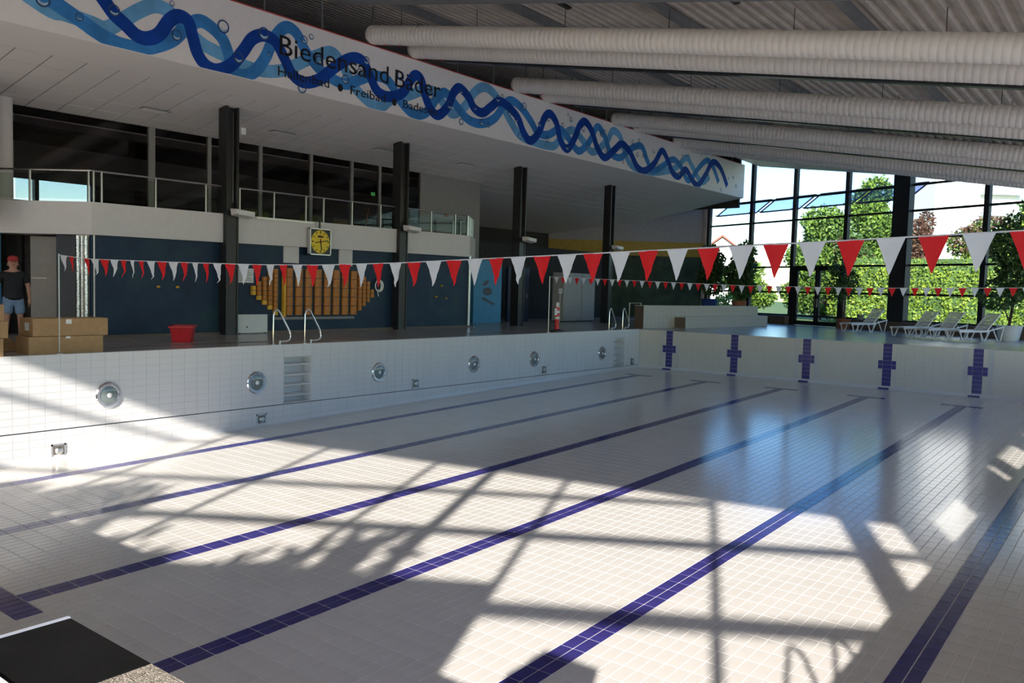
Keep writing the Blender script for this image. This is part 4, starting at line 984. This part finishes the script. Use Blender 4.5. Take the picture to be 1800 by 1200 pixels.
# ------------------------------------------------------------------ rear-left area beyond the gallery
bp_ = tag(MB().box(-6.5, -5.9, 23.75, 25.5, 0, 2.5).build('wall_blue', M_bluepanel), 'light blue wall panel beyond the mural wall', 'wall', None, 'structure')
pb = thing('painted_bird', 'faded brown bird painting on the light blue panel', 'painting', (-5.89, 24.6, 1.25))
M_faded = mat('faded_brown', (.16, .17, .20), .7)
MB().prism([(.30 * math.cos(a), .16 * math.sin(a)) for a in [2 * math.pi * k / 14 for k in range(14)]], lambda a, b, d: (d, a, b), 0, .004).build('body_shape', M_faded, pb)
MB().prism([(-.35, .25), (-.1, .45), (.1, .42), (.0, .30), (-.2, .22)], lambda a, b, d: (d, a, b), 0, .004).build('head_shape', M_faded, pb)
MB().prism([(-.35, -.30), (.40, -.55), (.45, -.48), (-.28, -.22)], lambda a, b, d: (d, a, b), 0, .004).build('branch_shape', M_faded, pb)
for i, (y0, y1) in enumerate(((28.65, 30.1), (30.13, 31.2))):
    cb = thing('cabinet', ['left tall grey cabinet on the far left deck', 'right tall grey cabinet on the far left deck'][i], 'cabinet', (-5.0, (y0 + y1) / 2, 0), 0, 'tall grey cabinets')
    w = (y1 - y0) / 2; mcab = mat('cabinet_grey', (.42, .42, .42), .5)
    MB().box(-.55, 0, -w, w, .05, 2.15).build('carcass', mcab, cb); dd = MB().box(0, .03, -w + .02, w - .02, .08, 2.12).build('door', mcab, cb, bevel=.005)
    MB().bar((.05, w - .1, 1.0), (.05, w - .1, 1.2), .02, .02).build('handle', M_steel, dd); MB().box(-.5, -.02, -w + .03, w - .03, 0, .05).build('plinth', M_black, cb)
rs = thing('number_sign', 'small white sign with dark figures on the left cabinet edge', 'sign', (-4.94, 28.35, 1.35))
MB().box(0, .02, -.13, .13, -.10, .10).build('plate', M_whitep, rs); text_obj('figures', '811', .15, -.10, -.05, M_print, rs, x=.022, width=.20)
MB().cyl((.0, 0, -1.35), (0, 0, -.1), .015, n=8).build('post', M_steel, rs, True)
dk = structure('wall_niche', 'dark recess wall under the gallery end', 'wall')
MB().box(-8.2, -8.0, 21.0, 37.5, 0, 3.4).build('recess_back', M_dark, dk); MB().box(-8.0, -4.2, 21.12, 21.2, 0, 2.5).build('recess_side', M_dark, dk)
dn = thing('tall_door', 'dark blue door left of the grey cabinets', 'door', (-6.2, 27.0, 0))
MB().box(-.05, .05, -.75, .75, 0, 2.3).build('leaf', mat('door_navy', (.015, .02, .05), .4), dn); MB().bar((.08, .55, 1.0), (.08, .55, 1.2), .02, .02).build('handle', M_steel, dn)
# tiled bench wall
bn = thing('tiled_bench', 'long beige tiled bench wall on the far deck', 'bench', (-.28, 27.25, 0), math.radians(-6))
M_bt = mat('bench_tile', (.52, .48, .42), .35, var=.03)
def tiled_box(par, x0, x1, y0, y1, z0, z1, nm):
    MB().box(x0, x1, y0, y1, z0, z1).build(nm, M_wgrout, par)
    ny = max(1, int((y1 - y0) / .265)); nz = max(1, int((z1 - z0) / .22)); w, h = (y1 - y0) / ny, (z1 - z0) / nz
    me = MB().box(0, .008, -w / 2 + .004, w / 2 - .004, -h / 2 + .004, h / 2 - .004).mesh('bench_tile'); me.materials.append(M_bt)
    for a in range(ny):
        for b in range(nz):
            o = new_obj('tile', me, par); o.location = (x1, y0 + (a + .5) * w, z0 + (b + .5) * h)
    MB().box(x0 - .01, x1 + .015, y0 - .01, y1 + .01, z1, z1 + .03).build('cap', M_bt, par)
    MB().box(x0, x1, y0 - .008, y0, z0, z1).build('end_face', M_brown, par)
tiled_box(bn, -.42, 0, 0, 9.2, 0, .86, 'core'); tiled_box(bn, 0, .5, 2.2, 9.2, 0, .42, 'seat_core')

# ------------------------------------------------------------------ sun loungers
lw_ = thing('sun_lounger', 'white plastic lounger standing alone by the glass door', 'lounger', (0, 0, 0), 0, 'white plastic loungers')
def lounger_parts(t):
    for s in (-1, 1):
        MB().bar((0, s * .31, .34), (1.25, s * .31, .36), .05, .07).build('side_rail', M_whitep, t, bevel=.008)
        MB().tube([(1.20, s * .31, .35), (1.55, s * .31, .44), (1.92, s * .31, .52)], .028, 8).build('rear_rail', M_whitep, t, True)
        for (xa, xb, xc) in ((.06, .20, .42), (.92, 1.05, 1.30), (1.42, 1.72, 1.90)):
            z1 = .34 if xa < 1.4 else .47
            MB().tube([(xa, s * .31, z1), (xb - .05, s * .31, .03), (xb + .06, s * .31, .02), (xc, s * .31, z1)], .022, 8).build('leg', M_whitep, t, True)
    for k in range(11): MB().box(.03 + k * .11, .115 + k * .11, -.29, .29, .355, .378).build('seat_slat', M_whitep, t)
    bk = MB(); 
    for s in (-1, 1): bk.bar((1.22, s * .27, .38), (1.78, s * .27, .98), .04, .04)
    b_ = bk.build('backrest_frame', M_whitep, t)
    for k in range(10):
        f_ = (k + .4) / 10; x, z = 1.22 + .56 * f_, .38 + .60 * f_
        MB().bar((x, -.27, z), (x, .27, z), .055, .016, (-.73, 0, .68)).build('back_slat', M_whitep, b_)
lounger_parts(lw_)
ang = math.atan2(.87, .5)
spots = [(5.35, 33.9, 'white plastic lounger standing alone by the glass door'), (7.75, 31.9, 'leftmost of the three white loungers side by side'), (8.70, 31.35, 'middle of the three white loungers side by side'), (9.75, 30.95, 'rightmost of the three white loungers side by side')]
for i, (x, y, lb) in enumerate(spots):
    o = lw_ if i == 0 else copy_tree(lw_)
    o.location = (x, y, 0); o.rotation_euler = (0, 0, ang - (.12 if i == 3 else 0)); o['label'] = lb
# ------------------------------------------------------------------ plants
def leaves(name, blobs, n, size, m, parent, aspect=.55, seed=1, droop=0.0):
    """blobs: (centre, radii); a cloud of small folded leaves, denser near the surface"""
    r = np.random.default_rng(seed); vol = np.array([b[1][0] * b[1][1] * b[1][2] for b in blobs]) ** .67; vol = vol / vol.sum()
    idx = r.choice(len(blobs), n, p=vol); C_ = np.array([b[0] for b in blobs])[idx]; R_ = np.array([b[1] for b in blobs])[idx]
    d = r.normal(size=(n, 3)); d /= np.linalg.norm(d, axis=1)[:, None]; rad = r.uniform(.55, 1.05, n) ** .6
    P = C_ + d * R_ * rad[:, None]
    a = r.normal(size=(n, 3)) + d * .6; a[:, 2] -= droop; a /= np.linalg.norm(a, axis=1)[:, None]
    b = np.cross(a, r.normal(size=(n, 3))); b /= np.linalg.norm(b, axis=1)[:, None] + 1e-9
    c = np.cross(a, b)
    s = size * r.uniform(.6, 1.3, n)[:, None]
    V = np.stack([P, P + a * s * .5 + b * s * aspect * .5 + c * s * .08, P + a * s, P + a * s * .5 - b * s * aspect * .5 + c * s * .08], 1).reshape(-1, 3)
    F = np.arange(4 * n).reshape(-1, 4)
    me = bpy.data.meshes.new(name); me.vertices.add(4 * n); me.vertices.foreach_set('co', V.ravel().astype(np.float32))
    me.loops.add(4 * n); me.loops.foreach_set('vertex_index', F.ravel().astype(np.int32)); me.polygons.add(n)
    me.polygons.foreach_set('loop_start', np.arange(0, 4 * n, 4, dtype=np.int32)); me.update(calc_edges=True); me.validate()
    me.materials.append(m); o = new_obj(name, me, parent); o['kind'] = 'stuff'; return o

def tree(name, label, loc, h, blobs, n, size, m, seed, group=None, m2=None, stem_r=.18):
    t = thing(name, label, 'tree', loc, 0, group)
    top = max(b[0][2] for b in blobs)
    MB().tube([(0, 0, 0), (.05, .02, top * .4), (-.03, .03, top * .85)], [stem_r, stem_r * .75, stem_r * .3], 10).build('trunk', M_bark, t, True)
    for k, b in enumerate(blobs[:7]):
        MB().tube([(0, .02, min(top * .45, b[0][2] * .6)), tuple(np.array(b[0]) * .9)], [stem_r * .5, stem_r * .15], 6).build('branch', M_bark, t, True)
    leaves('foliage', blobs, n, size, m, t, seed=seed)
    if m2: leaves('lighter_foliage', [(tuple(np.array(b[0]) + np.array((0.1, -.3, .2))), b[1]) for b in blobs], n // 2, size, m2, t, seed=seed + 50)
    return t
def blobset(rx, ry, z0, z1, n, seed, taper=.5):
    r = random.Random(seed); out = []
    for k in range(n):
        f_ = (k + .5) / n; z = z0 + (z1 - z0) * f_; s = (1 - taper * f_)
        a = r.uniform(0, 6.28); q = r.uniform(.1, .55)
        out.append(((rx * s * q * math.cos(a), ry * s * q * math.sin(a), z), (rx * s * .72, ry * s * .72, (z1 - z0) / n * 1.5)))
    return out
tag(MB().box(-160, 160, 44, 260, -.5, -.3).build('floor_lawn', M_grass), 'lawn outside beyond the far glass wall', 'ground', None, 'structure')
tag(MB().box(-160, 160, -160, -24, -.5, -.3).build('floor_forecourt', M_bounce), 'unseen forecourt behind the starting end, paled for bounce light', 'ground', None, 'structure')
tag(MB().box(19.3, 160, -24, 44, -.5, -.3).build('floor_paving', M_bounce), 'unseen ground outside on the right, paled for bounce light', 'ground', None, 'structure')
tag(MB().box(16, 19.3, -24, -6.2, -.5, -.3).build('floor_terrace', M_bounce), 'unseen terrace outside the starting-end windows, paled for bounce light', 'ground', None, 'structure')
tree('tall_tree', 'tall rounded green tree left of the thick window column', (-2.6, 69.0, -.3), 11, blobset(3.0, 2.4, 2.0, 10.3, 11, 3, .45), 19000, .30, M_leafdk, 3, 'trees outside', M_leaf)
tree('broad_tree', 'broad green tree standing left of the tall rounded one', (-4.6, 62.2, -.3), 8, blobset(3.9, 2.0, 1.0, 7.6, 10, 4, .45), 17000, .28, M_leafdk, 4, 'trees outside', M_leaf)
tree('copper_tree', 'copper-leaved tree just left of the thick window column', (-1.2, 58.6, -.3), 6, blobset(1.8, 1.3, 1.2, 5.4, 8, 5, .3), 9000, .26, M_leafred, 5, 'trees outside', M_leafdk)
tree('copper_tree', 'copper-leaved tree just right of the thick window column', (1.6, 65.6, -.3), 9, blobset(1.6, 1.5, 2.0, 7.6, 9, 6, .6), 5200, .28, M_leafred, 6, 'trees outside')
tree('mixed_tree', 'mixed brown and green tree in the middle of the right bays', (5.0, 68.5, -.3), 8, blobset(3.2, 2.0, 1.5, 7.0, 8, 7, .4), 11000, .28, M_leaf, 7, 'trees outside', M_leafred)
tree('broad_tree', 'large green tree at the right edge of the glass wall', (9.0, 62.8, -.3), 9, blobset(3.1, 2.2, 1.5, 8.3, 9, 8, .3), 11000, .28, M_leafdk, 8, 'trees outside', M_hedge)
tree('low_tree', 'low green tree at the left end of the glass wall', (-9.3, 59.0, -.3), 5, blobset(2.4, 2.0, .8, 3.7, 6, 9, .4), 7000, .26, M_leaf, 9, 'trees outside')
hg = thing('hedge', 'bright green clipped hedge outside the far glass wall', 'hedge', (7.0, 54.2, -.3))
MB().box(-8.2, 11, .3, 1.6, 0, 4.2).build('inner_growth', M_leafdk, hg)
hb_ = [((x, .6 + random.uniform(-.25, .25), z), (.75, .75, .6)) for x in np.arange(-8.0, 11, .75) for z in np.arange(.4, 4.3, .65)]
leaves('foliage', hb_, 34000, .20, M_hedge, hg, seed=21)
# neighbouring buildings
hs_ = thing('house', 'small white gabled house beyond the left glass bays', 'house', (-30.5, 104, -.3), math.radians(20))
MB().box(-4, 4, -4, 4, 0, 6).build('walls', M_facade, hs_); MB().prism([(-4, 6), (4, 6), (0, 9.0)], lambda a, b, d: (a, d, b), -4, 4).build('gable', M_facade, hs_)
for s_ in (-1, 1): MB().prism([(s_ * 4.5, 5.7), (0, 9.1), (0, 9.35), (s_ * 4.5, 5.95)], lambda a, b, d: (a, d, b), -4.4, 4.4).build('roof_slope', M_rooftile, hs_)
for (x, z) in ((-2, 3.8), (1.6, 3.8), (-2, 1.2), (1.6, 1.2)): w_ = MB().box(x - .5, x + .5, -4.06, -3.98, z, z + 1.2).build('window', M_facade, hs_); MB().box(x - .42, x + .42, -4.09, -4.05, z + .08, z + 1.12).build('pane', M_winblue, w_)
tw = thing('apartment_tower', 'white apartment block with a green stripe behind the trees', 'building', (-8.0, 136, -.3), math.radians(38))
MB().box(-7.0, 5.2, -6, 6, 0, 34).build('walls', M_facade, tw); MB().box(5.2, 7.4, -6.1, 6, 0, 34).build('green_stripe', M_greenfac, tw); MB().box(7.4, 18, -6, 6, 0, 34).build('side_walls', M_facade, tw)
for fl_ in range(10):
    z = 2 + fl_ * 2.9
    b_ = MB().box(-.8, 4.6, -7.2, -6, z, z + .18).build('balcony', mat('pale_slab', (.55, .6, .62), .7), tw); MB().box(-.8, 4.6, -7.25, -7.15, z + .1, z + 1.05).build('balustrade', mat('balcony_front', (.60, .68, .74), .6), b_)
    for x in (-5.2, -2.6, 1.0, 3.2, 9.5, 12.5): w_ = MB().box(x - .6, x + .6, -6.06, -5.98, z + .9, z + 2.2).build('window', M_facade, tw); MB().box(x - .5, x + .5, -6.1, -6.05, z + 1.0, z + 2.1).build('pane', mat('pale_pane', (.45, .5, .55), .3), w_)
# blue glass sun blades outside the upper glazing
for i in range(4):
    u0, u1 = us[i] + .15, us[i + 1] - .15
    t = thing('glass_awning', ['first', 'second', 'third', 'fourth'][i] + ' blue glass awning outside the upper window bays, from the left', 'awning', tuple(G(0, 0, 0)), 0, 'blue glass awnings')
    za, zb_ = 5.75, 6.45
    o_ = G(0, 0, 0)
    P = [G(u0, -.35, za) - o_, G(u1, -.35, za) - o_, G(u1 + .5, -.95, zb_) - o_, G(u0 + .5, -.95, zb_) - o_]
    MB().add([*P, *[p + Vector((0, 0, .02)) for p in P]], [(0, 1, 2, 3), (7, 6, 5, 4), (0, 4, 5, 1), (1, 5, 6, 2), (2, 6, 7, 3), (3, 7, 4, 0)]).build('glass_blade', M_awning, t)
    for (a, b) in ((0, 1), (1, 2), (2, 3), (3, 0)): MB().bar(P[a], P[b], .07, .07).build('blade_frame', mat('blue_frame', (.03, .04, .16), .4), t)
    for q in (u0 + .2, u1 - .2): MB().bar(G(q, -.05, za) - o_, G(q, -.4, za + .02) - o_, .05, .05).build('arm', M_frame, t)
# red sunshade outside on the right
um_ = thing('parasol', 'red parasol outside at the right picture edge', 'parasol', (11.6, 45.6, -.3))
MB().cyl((0, 0, 0), (0, 0, 2.2), .03, n=8).build('pole', M_steel, um_, True); MB().lathe([(1.3, 1.55), (1.28, 1.62), (.7, 1.95), (.05, 2.2)], 8).build('canopy', M_red, um_)
# indoor plants
def pot_plant(label, loc, pot_m, r, ph, blobs, n, size, m, seed, pname='potted_plant', drop=.3):
    t = thing(pname, label, 'plant', loc)
    MB().lathe([(r * .70, 0), (r * .78, .03), (r, ph - .05), (r * 1.06, ph), (r * .9, ph), (r * .88, ph - .06), (.02, ph - .06)], 24).build('pot', pot_m, t, True)
    MB().lathe([(r * .86, ph - .07), (r * .5, ph - .04), (.02, ph - .04)], 16).build('soil', M_soil, t)
    for k in range(4):
        b = blobs[k % len(blobs)][0]; MB().tube([(.05 * math.cos(k * 1.6), .05 * math.sin(k * 1.6), ph - .08), (b[0] * .4, b[1] * .4, b[2] * .6), tuple(b)], [.028, .022, .01], 6).build('stem', M_bark, t, True)
    leaves('foliage', blobs, n, size, m, t, seed=seed, droop=drop); return t
pot_plant('leafy plant in a blue pot behind the bench', (-3.05, 39.3, 0), M_bluepot, .42, 1.15, blobset(.8, .8, 1.7, 3.6, 6, 31, .3), 2600, .20, M_leafdk, 31)
pot_plant('bushy plant in a terracotta pot behind the bench', (-1.3, 39.0, 0), M_terra, .36, 1.10, blobset(.85, .85, 1.6, 3.7, 6, 32, .3), 3000, .20, M_leafdk, 32)
pot_plant('slender indoor tree right of the glass door', (4.25, 37.5, 0), M_terra, .30, .45, blobset(.7, .6, 1.5, 2.9, 6, 33, .1), 900, .17, M_leafdk, 33)
pot_plant('large plant in a round white pot at the right edge', (11.15, 33.6, 0), M_whitep, .42, .55, blobset(1.0, .9, 1.5, 4.2, 7, 34, .1), 2600, .20, M_leafdk, 34)
bb = thing('flower_pot', 'small grey pot on the low wall behind the single lounger', 'pot', tuple(G(gx(4.9), .25, .42)))
MB().lathe([(.12, 0), (.17, .22), (.19, .24), (.15, .24), (.13, .18), (.02, .18)], 16).build('pot', M_grey, bb, True)

# bushes outside and plants inside the starting-end windows: they throw the leafy shadows
def bush(label, u, w, zc, rx, rz, n, seed, size=.22, zb=0):
    p = N(u, w); t = thing('window_bush', label, 'bush', (p.x, p.y, -.3), 0, 'bushes outside the starting end')
    MB().tube([(0, 0, 0), (.05, 0, zc * .6), (0, .05, zc)], [.09, .07, .03], 8).build('stem', M_bark, t, True)
    leaves('foliage', [((random.uniform(-.5, .5) * rx, random.uniform(-.5, .5) * rx, zc + random.uniform(-.5, .5) * rz), (rx * .55, rx * .55, rz * .5)) for k in range(8)], n, size, M_leafdk, t, seed=seed)
    return t
bush('tall bush outside, left of the starting-end windows', 3.6, -1.6, 4.2, 1.8, 1.9, 2600, 41, .34)
bush('middle bush outside the starting-end windows', 8.6, -1.4, 3.5, 1.1, 1.5, 900, 42, .36)
bush('right bush outside the starting-end windows', 6.5, -3.6, 4.4, .8, 1.3, 600, 43, .36)

# ------------------------------------------------------------------ the person in the entrance
M_skin = mat('skin', (.42, .22, .15), .55, var=.05)
M_shirt = mat('black_polo', (.010, .010, .014), .8, var=.2)
M_jean = mat('pale_denim', (.17, .26, .40), .85, var=.12, scale=30)
M_cap = mat('red_cap', (.40, .03, .03), .75)
M_hair = mat('grey_hair', (.25, .23, .21), .8)
pe = thing('person', 'person in red cap, black polo shirt and pale denim shorts in the entrance', 'person', (-3.32, 6.10, 0), math.radians(-20))
def skin_obj(name, verts, edges, radii, m, parent, root=0, sub=2):
    me = bpy.data.meshes.new(name); me.from_pydata(verts, edges, []); me.materials.append(m)
    bm = bmesh.new(); bm.from_mesh(me); lay = bm.verts.layers.skin.verify(); bm.verts.ensure_lookup_table()
    for i, v in enumerate(bm.verts):
        r = radii[i]; v[lay].radius = r if isinstance(r, tuple) else (r, r); v[lay].use_root = (i == root)
    bm.to_mesh(me); bm.free()
    o = new_obj(name, me, parent); s = o.modifiers.new('skin', 'SKIN'); s.use_smooth_shade = True
    q = o.modifiers.new('sub', 'SUBSURF'); q.levels = sub; q.render_levels = sub; return o
V = [(0, 0, .95), (0, 0, 1.10), (.0, 0, 1.28), (-.01, 0, 1.40), (0, 0, 1.49), (.015, 0, 1.56), (.02, 0, 1.64), (.015, 0, 1.70),
     (0, .19, 1.40), (-.02, .27, 1.14), (.05, .29, .90), (0, -.19, 1.40), (-.02, -.29, 1.14), (.08, -.30, .90),
     (.0, .10, .88), (.02, .12, .50), (-.02, .13, .10), (.13, .15, .04), (.02, -.10, .88), (.10, -.12, .50), (.06, -.14, .10), (.21, -.17, .04),
     (.125, 0, 1.615), (.02, .095, 1.61), (.02, -.095, 1.61)]
Ed = [(0, 1), (1, 2), (2, 3), (3, 4), (4, 5), (5, 6), (6, 7), (3, 8), (8, 9), (9, 10), (3, 11), (11, 12), (12, 13), (0, 14), (14, 15), (15, 16), (16, 17), (0, 18), (18, 19), (19, 20), (20, 21), (6, 22), (6, 23), (6, 24)]
Rd = [(.13, .16), (.125, .15), (.13, .16), (.10, .13), .058, .072, .092, .075, .062, .046, .032, .062, .046, .032, .085, .058, .040, .032, .085, .058, .040, .032, .014, .014, .014]
skin_obj('body', V, Ed, Rd, M_skin, pe)
V = [(0, 0, .83), (0, 0, .97), (.0, 0, 1.26), (-.01, 0, 1.40), (0, 0, 1.47), (0, .20, 1.395), (-.015, .255, 1.21), (0, -.20, 1.395), (-.015, -.265, 1.21)]
skin_obj('polo_shirt', V, [(0, 1), (1, 2), (2, 3), (3, 4), (3, 5), (5, 6), (3, 7), (7, 8)], [(.18, .225), (.17, .205), (.15, .18), (.11, .15), .066, .088, .074, .088, .074], M_shirt, pe)
V = [(0, 0, 1.06), (0, 0, .92), (.0, .10, .82), (.02, .115, .56), (.02, -.10, .82), (.085, -.115, .56)]
skin_obj('shorts', V, [(0, 1), (1, 2), (2, 3), (1, 4), (4, 5)], [(.13, .16), (.15, .175), .115, .105, .115, .105], M_jean, pe)
def hand_obj(side):
    bx, by, bz = (.05, .29, .90) if side > 0 else (.08, -.30, .90)
    mb = MB(); mb.tube([(bx, by, bz + .02), (bx + .008, by, bz - .04), (bx + .015, by, bz - .09)], [.026, .036, .034], 10)
    for k in range(4):
        x = bx - .024 + k * .022; l = (.062, .072, .068, .052)[k]
        mb.tube([(x, by, bz - .085), (x + .006, by - side * .006, bz - .085 - l * .6), (x + .012, by - side * .022, bz - .085 - l)], [.0095, .009, .007], 8)
    mb.tube([(bx + .03, by, bz - .035), (bx + .055, by - side * .01, bz - .07), (bx + .058, by - side * .018, bz - .105)], [.011, .010, .007], 8)
    mb.build('hand', M_skin, pe, True)
hand_obj(1); hand_obj(-1)
cp = MB(); cp.lathe([(.098, 1.672), (.102, 1.70), (.092, 1.745), (.06, 1.77), (.01, 1.78)], 20, (.012, 0, 0)); cp.build('cap', M_cap, pe, True)
MB().prism([(.10, -.075), (.17, -.06), (.205, 0), (.17, .06), (.10, .075), (.06, 0)], lambda a, b, d: (a, b, d - .12 * max(0, a - .1)), 1.672, 1.684).build('cap_brim', M_cap, pe)
for s in (-1, 1):
    MB().lathe([(.002, -.008), (.009, 0), (.002, .008)], 10, (.104, s * .034, 1.645)).build('eye', M_print, pe, True)
    MB().lathe([(.05, 0), (.055, .02), (.03, .055), (.005, .06)], 12, ((.06 if s > 0 else .15), s * .155 if s > 0 else -.16, 0)).build('shoe', M_print, pe, True)
    MB().tube([(-.06, s * .075, 1.64), (-.03, s * .092, 1.60), (-.02, s * .088, 1.57)], .016, 6).build('hair_side', M_hair, pe, True)
MB().box(.098, .108, -.024, .024, 1.565, 1.573).build('mouth', M_terra, pe)
